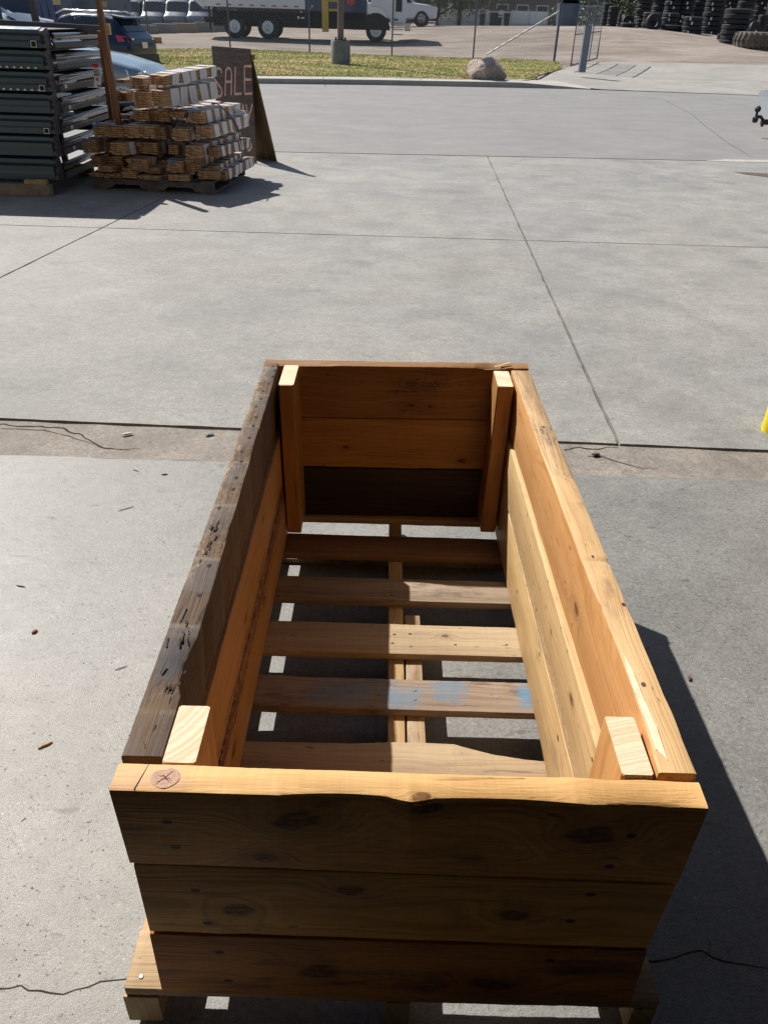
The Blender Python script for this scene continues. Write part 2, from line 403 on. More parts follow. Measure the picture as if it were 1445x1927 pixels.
while cnt < 52000:
    y = 23.8+13.6*rg.random()**1.35; x = rg.uniform(-11, 7.5)
    if not inside(x, y, vp): continue
    cnt += 1
    edge = not inside(x, y-.25, vp)
    h = rg.uniform(.02, .05)*(1.5 if edge else 1)*(1.8 if (abs(x-2.6) < .5 and y < 27.2 and y > 25) or rg.random() < .01 else 1)
    z = gz(x, y)+.045; a = rg.uniform(0, PI); wd = rg.uniform(.006, .016)
    dx, dy = math.cos(a)*wd, math.sin(a)*wd; lx, ly = rg.uniform(-.03, .03), rg.uniform(-.03, .03)
    mb.add([(x-dx, y-dy, z), (x+dx, y+dy, z), (x+lx, y+ly, z+h)], [(0, 1, 2)])
tag(mb.build('grass', M_grass, fix=False), 'dry yellow and green verge grass behind the far kerb', 'grass', kind='stuff')

# ---------------------------------------------------------------- cracks
M_crack = plain('crack_dark', (.055, .045, .036), 1.0, var=.3, spec=0.0)
def crack(name, pix, w0, z=.0006, seed=1, taper=True, zz=0.0):
    pts = [ATZ(px, py, zz) for px, py in pix]; fine = []
    for i in range(len(pts)-1):
        a, b = pts[i], pts[i+1]; k = max(2, int((b-a).length/.018))
        for q in range(k):
            t = q/k; p = a.lerp(b, t); d = (b-a).normalized(); nn = Vector((-d.y, d.x, 0))
            fine.append(p+nn*(.012*vn(len(fine)/3.3, seed)+.006*vn(len(fine)/1.1, seed+5)))
    fine.append(pts[-1]); mb = MB(); n = len(fine); L = []; R = []
    for i, p in enumerate(fine):
        d = (fine[min(i+1, n-1)]-fine[max(i-1, 0)]).normalized(); nn = Vector((-d.y, d.x, 0))
        ww = w0*(.55+.6*abs(vn(i/2.3, seed+9)))*(min(1, (n-i)/8) if taper else 1)
        L.append(p+nn*ww/2+Vector((0, 0, z))); R.append(p-nn*ww/2+Vector((0, 0, z)))
    mb.add(L+R, [(i, i+1, n+i+1, n+i) for i in range(n-1)])
    tag(mb.build(name, M_crack), kind='structure')
crack('soil_edge', [(478, 141.5), (560, 142), (700, 144), (780, 146.5), (860, 148.5), (930, 149), (985, 149), (1012, 143.5), (1040, 133)], .13, z=.0, seed=51, zz=.135)
crack('floor_crack', [(0, 1857), (60, 1852), (120, 1862), (190, 1845), (237, 1835), (330, 1842), (500, 1838)], .0028, seed=2)
crack('floor_crack', [(1130, 1803), (1225, 1800), (1300, 1788), (1340, 1800), (1445, 1812), (1500, 1812)], .0042, seed=3)
crack('threshold_crack', [(0, 795), (60, 800), (125, 806), (170, 824), (200, 842), (265, 842)], .010, z=-.0052, seed=4)
crack('threshold_crack', [(0, 806), (70, 808), (130, 818), (180, 836)], .006, z=-.0052, seed=5)
crack('threshold_crack', [(1108, 858), (1130, 855), (1160, 866), (1195, 877), (1240, 880)], .008, z=-.0052, seed=6)
crack('threshold_crack', [(1060, 842), (1090, 841), (1125, 842), (1165, 841)], .012, z=-.0052, seed=8)
crack('street_crack', [(1252, 190), (1300, 214), (1325, 236), (1370, 270), (1415, 296)], .008, z=.0008, seed=7, taper=False)

# ---------------------------------------------------------------- wood material
def wood(name, ax, va, wa, light, dark, seed, pith=(.0, -.09), ring=.0065, knots=(), holes=(), stain=None, stainp=.5, grey=0.0, bands=None, rough=.62, contrast=1.0, patch=None, ext=None):
    """ax: grain axis, va: across axis on the face, wa: thickness axis"""
    n = N(name); c = n.coord(); s = n.sep(c); g, v, w_ = s[ax], s[va], s[wa]
    low = n.noise(n.comb(n.math('MULTIPLY_ADD', g, 1.6, seed*3.7), n.math('MULTIPLY', v, 6), n.math('MULTIPLY_ADD', w_, 6, seed)), 1.0, 3, .5)
    low2 = n.noise(n.comb(n.math('MULTIPLY_ADD', g, 9, seed*1.7), n.math('MULTIPLY', v, 25), n.math('MULTIPLY_ADD', w_, 25, seed)), 1.0, 2, .5)
    vv = n.math('SUBTRACT', v, pith[0]); ww = n.math('SUBTRACT', w_, pith[1])
    r = n.math('SQRT', n.math('ADD', n.math('MULTIPLY', vv, vv), n.math('MULTIPLY', ww, ww)))
    r = n.math('ADD', r, n.math('MULTIPLY', low, .075)); r = n.math('ADD', r, n.math('MULTIPLY', low2, .004))
    km = None; kh = None
    for (ku, kv, kr) in knots:
        du = n.math('MULTIPLY', n.math('SUBTRACT', g, ku), .55); dv = n.math('SUBTRACT', v, kv)
        d = n.math('SQRT', n.math('ADD', n.math('MULTIPLY', du, du), n.math('MULTIPLY', dv, dv)))
        e = n.math('EXPONENT', n.math('MULTIPLY', n.math('MULTIPLY', d, d), -1/(kr*2.0)**2))
        r = n.math('ADD', r, n.math('MULTIPLY', e, kr*2.6))
        dn = n.math('ADD', d, n.math('MULTIPLY', n.math('SUBTRACT', low2, .5), kr*2.2))
        k1 = n.rng(dn, kr*.65, kr*1.05, 1, 0); km = k1 if km is None else n.math('MAXIMUM', km, k1)
        k2 = n.rng(d, kr*.7, kr*3.0, 1, 0); kh = k2 if kh is None else n.math('MAXIMUM', kh, k2)
    rn = n.noise(n.comb(n.math('MULTIPLY', r, 1.25/ring), seed*3.3, 0), 1.0, 2, .55)
    f = n.math('POWER', n.rng(rn, .32, .68), 1.4)
    fib = n.noise(n.comb(n.math('MULTIPLY_ADD', g, 7, seed), n.math('MULTIPLY', v, 420), n.math('MULTIPLY', w_, 420)), 1.0, 2, .6)
    blo = n.noise(n.comb(n.math('MULTIPLY_ADD', g, 3.0, seed*9.1), n.math('MULTIPLY', v, 11), n.math('MULTIPLY', w_, 11)), 1.0, 4, .6)
    ff = n.math('ADD', n.math('MULTIPLY', f, .5*contrast), n.math('MULTIPLY', n.rng(blo, .3, .7), .45))
    ff = n.math('ADD', ff, n.math('MULTIPLY', n.math('SUBTRACT', fib, .5), .7*contrast), clamp=True)
    col = n.mix(ff, light, dark)
    chk = n.noise(n.comb(n.math('MULTIPLY_ADD', g, 4.5, seed*5.1), n.math('MULTIPLY', v, 120), n.math('MULTIPLY', w_, 120)), 1.0, 2, .5)
    col = n.mix(n.rng(chk, .66, .74, 0, .55), col, tuple(x*.35 for x in dark))
    flk = n.noise(n.comb(n.math('MULTIPLY_ADD', g, 30, seed*2.1), n.math('MULTIPLY', v, 95), n.math('MULTIPLY', w_, 95)), 1.0, 1, .5)
    col = n.mix(n.rng(flk, .72, .78, 0, .6), col, tuple(x*.3 for x in dark))
    saw = n.noise(n.comb(n.math('MULTIPLY', g, 260), n.math('MULTIPLY', v, 3), seed), 1.0, 1, .5)
    col = n.scl(col, n.rng(saw, .25, .75, .97, 1.03))
    if stain: col = n.mix(n.rng(n.noise(n.comb(n.math('MULTIPLY_ADD', g, 5, seed*2.3), n.math('MULTIPLY', v, 14), n.math('MULTIPLY', w_, 14)), 1.0, 5, .7), 1-stainp-.12, 1-stainp+.1), col, stain)
    if kh is not None:
        kv_ = n.noise(n.comb(n.math('MULTIPLY', g, 60), n.math('MULTIPLY', v, 170), seed), 1.0, 3, .7)
        col = n.mix(n.math('MULTIPLY', kh, .30), col, tuple(x*.45 for x in dark)); col = n.mix(n.math('MULTIPLY', km, n.rng(kv_, .3, .6, .35, .9)), col, (dark[0]*.28, dark[1]*.18, dark[2]*.15))
    if bands:   # grey weathering patches along the grain (old nail lines)
        b0, per = bands
        ph = n.math('FRACT', n.math('DIVIDE', n.math('ADD', n.math('SUBTRACT', g, b0), n.math('MULTIPLY', low, .03)), per))
        bm_ = n.math('MULTIPLY', n.rng(ph, .0, .04), n.rng(ph, .5, .56, 1, 0))
        col = n.mix(n.math('MULTIPLY', bm_, .6), col, (.115, .10, .098))
        ln = n.math('MULTIPLY', n.rng(ph, .5, .53), n.rng(ph, .55, .59, 1, 0)); col = n.mix(n.math('MULTIPLY', ln, .5), col, (.22, .19, .15))
    for q in (patch or ()):  # (u0,u1,v0,v1,colour,amount) worn paint or fresh wood
        u0, u1, v0, v1, pc, am = q; e = .012
        jit = n.math('MULTIPLY', n.math('SUBTRACT', n.noise(n.comb(n.math('MULTIPLY', g, 30), n.math('MULTIPLY', v, 60), seed), 1.0, 5, .9), .5), .20)
        gu = n.math('ADD', g, jit); gv = n.math('ADD', v, jit)
        mk = n.math('MULTIPLY', n.math('MULTIPLY', n.rng(gu, u0-e, u0+e), n.rng(gu, u1-e, u1+e, 1, 0)), n.math('MULTIPLY', n.rng(gv, v0-e, v0+e), n.rng(gv, v1-e, v1+e, 1, 0)))
        wear = n.rng(n.math('ADD', fib, n.math('MULTIPLY', blo, .8)), .65, 1.1)
        col = n.mix(n.math('MULTIPLY', mk, n.math('MULTIPLY', wear, am), clamp=True), col, pc)
    for (hu, hv, hr) in holes:
        du = n.math('SUBTRACT', g, hu); dv = n.math('SUBTRACT', v, hv)
        d = n.math('SQRT', n.math('ADD', n.math('MULTIPLY', n.math('MULTIPLY', du, du), .45), n.math('MULTIPLY', dv, dv)))
        col = n.mix(n.rng(d, hr*.7, hr*1.1, .92, 0), col, (.012, .009, .007))
    if grey: col = n.mix(grey, col, (.2, .19, .175))
    h = n.math('ADD', n.math('MULTIPLY', f, .35), fib)
    return n.out(col, n.rng(fib, .3, .7, rough-.08, rough+.1), 0, h, .35, .002, .35)

def plank(name, qa, qb, mat, parent, cham=.003, wob=.0015, segs=110, seed=1, waves=(), endcut=0.0, cyc=None):
    """board between end quads qa and qb (4 points each, in order round the section)"""
    qa = [Vector(p) for p in qa]; qb = [Vector(p) for p in qb]; rings = []
    cc = cham if isinstance(cham, (list, tuple)) else [cham]*4
    for i in range(segs+1):
        t = i/segs; c4 = [a.lerp(b, t) for a, b in zip(qa, qb)]
        L = (qb[0]-qa[0]).length
        for wv in waves:      # (corner indices, t0, t1, displacement vector): worn or wany edge
            idx, t0, t1, dv = wv
            if t0 < t < t1:
                e = math.sin(PI*(t-t0)/(t1-t0))**.8
                for k in idx: c4[k] = c4[k]+Vector(dv)*e
        ctr = sum(c4, Vector())/4; ring = []
        for k in range(4):
            p = c4[k]; pa = c4[k-1]; pb = c4[(k+1) % 4]
            nz = 1+.5*vn(t*L/.05, seed*4+k)
            off = (ctr-p).normalized()*wob*(.22*vn(t*L/.006, seed*9+k)+.3*vn(t*L/.09, seed*5+k)+.7*vn(t*L/.35, seed*7+k))
            ch = cc[k]*nz
            ring += [p+(pa-p).normalized()*ch+off, p+((pa-p).normalized()+(pb-p).normalized())*ch*.29+off, p+(pb-p).normalized()*ch+off]
        rings.append(ring)
    # slightly rounded ends
    for e_, j in ((0, 1), (-1, -2)):
        c = sum(rings[e_], Vector())/12; rings[e_] = [c+(p-c)*(1-.02) for p in rings[e_]]
        if e_ == 0: rings[1] = [p.lerp(q, .06) for p, q in zip([c+(p-c)/(.98) for p in rings[0]], rings[1])]
        else: rings[-2] = [p.lerp(q, .06) for p, q in zip([c+(p-c)/(.98) for p in rings[-1]], rings[-2])]
    return MB().loft(rings).build(name, mat, parent, smooth=35)

ORA, ORD_ = (.56, .31, .115), (.36, .155, .045)          # fresh orange fir
PAL, PALD = (.62, .45, .24), (.44, .27, .12)             # pale pine
def u(*a): return tuple(x*U for x in a)
def sc(lst): return [tuple(x*U for x in t[:3]) if len(t) == 3 else t for t in lst]
# measured (in u units, z already with the pallet at .0995): helper shifts from z survey
ZO = -.0255
def V(x, y, z): return Vector((x*U, y*U, (z+ZO)*U))
box = thing('planter_box', 'open wooden planter box of reclaimed boards standing on a pallet', 'planter', (0, 0, 0))
t_ = .036
# --- near end boards
hol = [(-.262, .50), (-.258, .455), (-.245, .37), (-.237, .30), (-.228, .235), (-.222, .165), (.247, .49), (.232, .437), (.22, .382), (.205, .325), (.193, .235)]
def zz(z): return (z+ZO)*U
H1 = [(x*U, zz(z), .0055) for x, z in hol]
mF1 = wood('front_plank_top', 0, 2, 1, (.66, .33, .078), (.27, .105, .022), 1, (.45*U, -.05), .006, contrast=.8, knots=[(.205*U, zz(.487), .021), (-.118*U, zz(.503), .02), (-.16*U, zz(.44), .012), (.02*U, zz(.535), .014)], holes=[h for h in H1 if h[1] > zz(.42)], stain=(.16, .08, .03), stainp=.36)
mF2 = wood('front_plank_middle', 0, 2, 1, (.64, .335, .08), (.28, .118, .026), 2, (.3*U, -.05), .0065, contrast=.8, knots=[(-.06*U, zz(.375), .016), (.135*U, zz(.335), .015), (-.2*U, zz(.33), .014)], holes=[h for h in H1 if zz(.27) < h[1] < zz(.42)], stain=(.18, .10, .04), stainp=.33)
mF3 = wood('front_plank_bottom', 0, 2, 1, (.52, .21, .048), (.21, .07, .016), 3, (.1*U, -.06), .0055, contrast=.8, knots=[(-.11*U, zz(.195), .022), (.12*U, zz(.17), .024)], holes=[h for h in H1 if h[1] < zz(.27)], stain=(.12, .05, .02), stainp=.4)
def endboard(name, y0, y1, zL, zR, xl, xr, mat, **k):   # quads: left end & right end ; order: front-bottom, back-bottom, back-top, front-top
    qa = [V(xl[0], y0, zL[0]), V(xl[0], y1, zL[0]), V(xl[1], y1, zL[1]), V(xl[1], y0, zL[1])]
    qb = [V(xr[0], y0, zR[0]), V(xr[0], y1, zR[0]), V(xr[1], y1, zR[1]), V(xr[1], y0, zR[1])]
    return plank(name, qa, qb, mat, box, **k)
F1 = endboard('front_plank', 0, t_, (.422, .551), (.409, .546), (-.314, -.317), (.316, .318), mF1, cham=(.003, .003, .004, .006), wob=.001, seed=1, segs=200,
     waves=[((3,), .28, .50, (0, .007*U, -.003*U)), ((3,), .5, .80, (0, .008*U, -.005*U)), ((3,), .78, 1.01, (0, .008*U, -.009*U)), ((3,), .46, .54, (0, -.002*U, -.002*U))])
F2 = endboard('front_plank', .001, t_, (.278, .419), (.266, .404), (-.311, -.311), (.312, .315), mF2, seed=2, cham=.0035)
F3 = endboard('front_plank', .0, t_-.001, (.129, .2745), (.1235, .2625), (-.314, -.312), (.318, .312), mF3, seed=3, cham=.004, waves=[((0, 1), .35, .6, (0, 0, -.006*U)), ((0, 1), .75, .95, (0, 0, .003*U))])
mFt = wood('front_plank_topface', 0, 1, 2, (.72, .45, .19), (.50, .26, .085), 6, (.09, .4*U), .0042, contrast=.55, stain=(.46, .26, .12), stainp=.30, knots=[(.012*U, .006*U, .006)], patch=[(-.31*U, -.235*U, .0, .04*U, (.62, .40, .30), .7), (.05*U, .3*U, -.002, .010*U, (.5, .25, .09), .9)])
F1.data.materials.append(mFt)
for p in F1.data.polygons:
    if p.normal.z > .35: p.material_index = 1
F1['label'] = 'pale honey top board with a purple round knot and chipped front edge'; F3['label'] = 'reddish brown lowest board with a dark knot'
# knot on the top face and split splinters
M_knot = wood('knot', 2, 0, 1, (.50, .31, .22), (.36, .20, .14), 5, (-.262*U, .018*U), .0045, contrast=.9)
c0 = V(-.262, .018, .5506); rk = random.Random(9)
pts_ = [c0+Vector((math.cos(t)*.0185*(1+.05*math.sin(2*t+1)), math.sin(t)*.0160*(1+.04*math.sin(3*t)), .0004)) for k, t in enumerate([2*PI*q/26 for q in range(26)])]
kn = MB().add([c0+Vector((0, 0, .0009))]+pts_+[p+Vector((0, 0, -.004)) for p in pts_], [(0, 1+k, 1+(k+1) % 26) for k in range(26)]+[(1+k, 27+k, 27+(k+1) % 26, 1+(k+1) % 26) for k in range(26)]).build('knot', M_knot, F1, smooth=40)
M_kc = plain('knot_crack', (.14, .075, .06), .9)
for ang, L1k, L2k in ((.9, .013, .015), (2.3, .006, .009), (-.35, .008, .010)):
    pp = []
    for q in range(7):
        s_ = -L2k+(L1k+L2k)*q/6; pp.append(c0+Vector((math.cos(ang)*s_+math.sin(ang)*rk.uniform(-.0012, .0012), math.sin(ang)*s_+math.cos(ang)*rk.uniform(-.0012, .0012), .0009)))
    MB().tube(pp, [.0002, .0005, .0007, .0008, .0006, .0004, .0002], 4).build('knot_crack', M_kc, F1)
cr = MB(); cr.bar(V(-.291, .002, .5508), V(-.284, .034, .5508), .0008, .0012); cr.build('surface_split', M_crack, F1)
M_splint = plain('splinter_wood', (.30, .16, .06), .8, var=.4, scale=60)
rr = random.Random(5)
# --- far end boards (y 1.2 .. 1.234)
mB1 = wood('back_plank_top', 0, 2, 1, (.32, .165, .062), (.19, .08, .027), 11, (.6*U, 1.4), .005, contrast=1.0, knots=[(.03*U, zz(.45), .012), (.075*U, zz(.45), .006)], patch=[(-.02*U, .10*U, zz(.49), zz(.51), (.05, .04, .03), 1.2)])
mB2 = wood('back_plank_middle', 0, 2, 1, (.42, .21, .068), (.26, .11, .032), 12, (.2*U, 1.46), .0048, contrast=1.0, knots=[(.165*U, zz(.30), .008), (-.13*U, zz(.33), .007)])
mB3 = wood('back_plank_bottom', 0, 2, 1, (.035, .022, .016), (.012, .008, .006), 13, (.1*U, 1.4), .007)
y0, y1 = 1.201, 1.235
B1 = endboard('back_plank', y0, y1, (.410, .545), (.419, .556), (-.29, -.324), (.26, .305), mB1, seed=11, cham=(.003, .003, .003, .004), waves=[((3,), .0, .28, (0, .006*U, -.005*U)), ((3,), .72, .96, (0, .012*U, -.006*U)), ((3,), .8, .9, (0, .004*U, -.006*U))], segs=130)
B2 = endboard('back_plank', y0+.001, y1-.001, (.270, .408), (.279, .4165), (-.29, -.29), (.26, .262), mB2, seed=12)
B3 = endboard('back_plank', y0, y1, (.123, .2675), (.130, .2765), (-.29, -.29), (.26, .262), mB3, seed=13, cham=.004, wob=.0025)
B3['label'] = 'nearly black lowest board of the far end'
sp = MB()
for a, b, r_ in (((.225, 1.213, .552), (.262, 1.222, .5605), .004), ((.2, 1.203, .548), (.285, 1.21, .552), .003), ((.25, 1.206, .5525), (.30, 1.214, .5545), .0035)):
    MB().bar(V(*a), V(*b), r_, .002).build('splinter', M_splint if r_ < .004 else plain('fresh_splinter', (.7, .5, .28), .7), B1)
# --- side boards: order inner-bottom, outer-bottom, outer-top, inner-top, from near end to far end
def sideboard(name, xi, xo, zN, zF, yN, yF, mat, **k):   # xi,xo: ((near bottom, near top),(far bottom, far top))
    qa = [V(xi[0][0], yN, zN[0]), V(xo[0][0], yN, zN[0]), V(xo[0][1], yN, zN[1]), V(xi[0][1], yN, zN[1])]
    qb = [V(xi[1][0], yF, zF[0]), V(xo[1][0], yF, zF[0]), V(xo[1][1], yF, zF[1]), V(xi[1][1], yF, zF[1])]
    return plank(name, qa, qb, mat, box, **k)
rr = random.Random(2)
lh = [(y*U, (-.300+rr.uniform(-.009, .009))*U, .0048) for y in (.33, .40, .50, .56, .62, .66, .72, .76, .82, .87, .91, .96, 1.0, 1.04, 1.08, 1.12, 1.155, 1.18)]
mL1t = wood('left_plank_top', 1, 0, 2, (.15, .098, .066), (.038, .024, .016), 21, (-.6*U, .2), .0045, holes=lh, stain=(.045, .032, .024), stainp=.35, bands=(.05, .185), rough=.8, contrast=1.3,
     patch=[(.05*U, .13*U, -.32*U, -.27*U, (.13, .085, .045), 1.4), (.35*U, 1.2*U, -.335*U, -.3175*U, (.45, .33, .19), .9), (.0*U, .10*U, -.305*U, -.26*U, (.10, .06, .035), 1.2), (.17*U, .24*U, -.318*U, -.285*U, (.09, .085, .09), 1.2), (.8*U, .84*U, -.312*U, -.29*U, (.20, .12, .10), 1.0), (.42*U, 1.1*U, -.285*U, -.27*U, (.28, .18, .09), .7)])
L1 = sideboard('left_plank', ((-.281, -.272), (-.289, -.288)), ((-.316, -.318), (-.322, -.322)), (.415, .549), (.413, .549), .046, 1.199, mL1t, seed=21, cham=(.004, .004, .004, .005), wob=.0026, segs=240,
     waves=[((3,), .08, .17, (-.010*U, 0, -.010*U)), ((3,), .36, .42, (-.003*U, 0, -.004*U)), ((3,), .6, .72, (-.003*U, 0, -.003*U))])
L1['label'] = 'weathered grey brown top board full of nail holes'
M_rot = plain('rotten_wood', (.12, .078, .05), .95, var=.6, scale=90, bump=1.0)
rr = random.Random(31)
for (ya, yb, xa, xb, n_c, hz) in ((.05, .175, -.298, -.274, 22, .003), (.40, .52, -.309, -.296, 16, .002), (.16, .27, -.312, -.285, 14, .0015)):
    mb = MB()
    for k in range(n_c):
        x, y = rr.uniform(xa, xb), rr.uniform(ya, yb); L = rr.uniform(.006, .022); p = V(x, y, .5485+rr.uniform(0, hz*.5))
        mb.bar(p, p+Vector((rr.uniform(-.003, .003), L, rr.uniform(-.003, .003))), rr.uniform(.0012, .003), rr.uniform(.0008, hz*.7))
    mb.build('rotten_splinters', M_rot, L1)['kind'] = 'stuff'
nl_ = MB().tube([V(-.306, .27, .5515), V(-.303, .30, .5505)], .0011, 6); nl_.build('bent_nail', plain('old_nail', (.16, .15, .15), .4, .9), L1)
mL2 = wood('left_plank_middle', 1, 2, 0, (.52, .28, .105), (.32, .14, .045), 22, (.5*U, -.5), .0055, contrast=.7, knots=[(.55*U, zz(.32), .008), (.8*U, zz(.37), .006)], holes=[(.9*U, zz(.35), .004)], patch=[(.0, 1.2*U, zz(.265), zz(.29), (.08, .03, .02), 1.0)])
mL3 = wood('left_plank_bottom', 1, 2, 0, (.50, .27, .10), (.30, .135, .042), 23, (.5*U, -.45), .005, contrast=.7, knots=[(.35*U, zz(.2), .011), (.72*U, zz(.22), .012)], patch=[(.0, 1.2*U, zz(.24), zz(.27), (.10, .035, .025), 1.3)])
L2 = sideboard('left_plank', ((-.276, -.279), (-.276, -.279)), ((-.309, -.309), (-.312, -.312)), (.2725, .412), (.2725, .410), .04, 1.199, mL2, seed=22)
L3 = sideboard('left_plank', ((-.272, -.274), (-.272, -.275)), ((-.309, -.309), (-.311, -.311)), (.128, .2695), (.128, .2695), .038, 1.199, mL3, seed=23)
mR1 = wood('right_plank_top', 1, 2, 0, (.66, .36, .145), (.44, .19, .055), 31, (.55*U, .52), .0055, knots=[(.42*U, zz(.47), .014)], holes=[(.155*U, zz(.43), .004), (.5*U, zz(.46), .003)], contrast=.8)
mR1t = wood('right_plank_topface', 1, 0, 2, (.68, .46, .24), (.44, .25, .10), 34, (.8*U, .5), .0062, holes=[(.18*U, .297*U, .004), (.45*U, .292*U, .003), (.335*U, .311*U, .004), (.9*U, .29*U, .004)], stain=(.38, .23, .12), stainp=.38, contrast=1.0,
     patch=[(.7*U, 1.25*U, .26*U, .33*U, (.20, .14, .09), .75), (.82*U, .9*U, .285*U, .30*U, (.12, .09, .08), 1.5)])
R1 = sideboard('right_plank', ((.2785, .2755), (.2645, .2625)), ((.316, .319), (.305, .306)), (.411, .549), (.416, .551), .043, 1.199, mR1, seed=31, cham=(.003, .003, .004, .006), wob=.001, segs=220,
     waves=[((3,), .02, .3, (.008*U, 0, -.005*U)), ((2,), .338, .348, (-.002*U, 0, -.004*U))])
R1.data.materials.append(mR1t)
for p in R1.data.polygons:
    if p.normal.z > .6: p.material_index = 1
mR2 = wood('right_plank_middle', 1, 2, 0, (.64, .45, .23), (.40, .23, .095), 32, (.45*U, .5), .0055, contrast=.6, knots=[(.5*U, zz(.35), .006), (.33*U, zz(.36), .008)], holes=[(.62*U, zz(.30), .004), (.2*U, zz(.38), .004)], stain=(.34, .26, .17), stainp=.36, patch=[(.1*U, 1.1*U, zz(.27), zz(.285), (.85, .7, .42), 1.0)])
mR3 = wood('right_plank_bottom', 1, 2, 0, (.62, .43, .21), (.38, .22, .085), 33, (.3*U, .52), .006, contrast=.6, knots=[(.25*U, zz(.22), .009)], holes=[(.8*U, zz(.2), .005), (.55*U, zz(.25), .005), (.36*U, zz(.24), .006), (.15*U, zz(.23), .005)], stain=(.30, .22, .14), stainp=.38)
R2 = sideboard('right_plank', ((.270, .266), (.262, .258)), ((.314, .314), (.30, .30)), (.270, .408), (.274, .413), .04, 1.199, mR2, seed=32, cham=(.003, .003, .003, .005), wob=.0012)
R3 = sideboard('right_plank', ((.272, .270), (.262, .262)), ((.312, .312), (.30, .30)), (.125, .267), (.128, .271), .038, 1.199, mR3, seed=33, wob=.0012)
R2['label'] = 'pale cream middle board standing proud inside'
# worn pale flake on right top board
fl = MB(); fpts = [(.2815, .075), (.2805, .19), (.2845, .23), (.288, .20), (.2895, .15), (.292, .11), (.290, .06)]
fl.prism([V(x, y, .5475) for x, y in fpts], (0, 0, .0035)); fl.build('torn_flake', plain('torn_wood', (.80, .68, .47), .9, var=.2, scale=40, bump=.5), R1)
# --- corner posts
def endgrain(name, pith, ring, col=(.80, .66, .43), dk=(.56, .38, .2)):
    n = N(name); c = n.coord(); s = n.sep(c)
    a = n.math('SUBTRACT', s[0], pith[0]); b = n.math('SUBTRACT', s[1], pith[1])
    r = n.math('SQRT', n.math('ADD', n.math('MULTIPLY', a, a), n.math('MULTIPLY', b, b)))
    r = n.math('ADD', r, n.math('MULTIPLY', n.noise(c, 18, 3), .008))
    rn = n.noise(n.comb(n.math('MULTIPLY', r, 1.15/ring), 3.3, 0), 1.0, 1.5, .5)
    f = n.math('MULTIPLY', n.math('POWER', n.rng(rn, .35, .62), 1.6), .9)
    g = n.noise(c, 700, 2, .9); sw = n.noise(n.mapping(c, (40, 320, 1), rot=(0, 0, .5)), 1, 3, .7)
    col_ = n.mix(n.math('ADD', n.math('MULTIPLY', f, .75), n.math('MULTIPLY', n.math('SUBTRACT', g, .5), .7), clamp=True), col, dk)
    return n.out(n.mix(n.rng(sw, .55, .8, 0, .4), col_, (.9, .8, .6)), .8, 0, n.math('ADD', g, sw), .5, .002, .3)
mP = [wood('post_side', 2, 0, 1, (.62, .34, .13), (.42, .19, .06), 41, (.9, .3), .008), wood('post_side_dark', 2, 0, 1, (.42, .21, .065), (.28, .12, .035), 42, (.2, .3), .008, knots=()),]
mE = [endgrain('post_end', (-.45, .2), .0085, (.80, .68, .50), (.62, .46, .29)), endgrain('post_end_rings', (.30*U, -.10*U), .0042, (.78, .66, .47), (.60, .43, .26))]
def post(xy, zt, zb, ms, me, lab, tilt=(0, 0)):
    (xa, ya), (xb, yb) = xy
    b = [V(xa, ya, zb), V(xb, ya, zb), V(xb, yb, zb), V(xa, yb, zb)]
    tp = [p+Vector((tilt[0], tilt[1], (zt-zb)*U)) for p in b]
    mb = MB(); rings = []
    for i in range(9):
        t = i/8; q = [x.lerp(y, t) for x, y in zip(b, tp)]; ring = []
        for k in range(4):
            p, pa, pb = q[k], q[k-1], q[(k+1) % 4]; ch = .003
            ring += [p+(pa-p).normalized()*ch, p+(pb-p).normalized()*ch]
        rings.append(ring)
    top = [p+Vector((0, 0, .0012)) for p in rings[-1]]; c = sum(top, Vector())/8; rings.append([c+(p-c)*.97+Vector((0, 0, .0008)) for p in top])
    mb.loft(rings); o = mb.build('corner_post', [ms, me], box, smooth=35)
    for p in o.data.polygons:
        if p.normal.z > .7: p.material_index = 1
    o['label'] = lab
post(((-.2715, .0375), (-.234, .123)), .548, .129, mP[0], mE[0], 'pale sawn post by the near left corner')
post(((.2335, .0375), (.2695, .124)), .548, .129, mP[0], mE[1], 'near right post with strong growth rings on its end')
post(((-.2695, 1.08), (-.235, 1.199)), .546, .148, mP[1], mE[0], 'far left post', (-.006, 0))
post(((.2195, 1.105), (.256, 1.199)), .547, .150, mP[1], mE[0], 'far right post', (.001, 0))

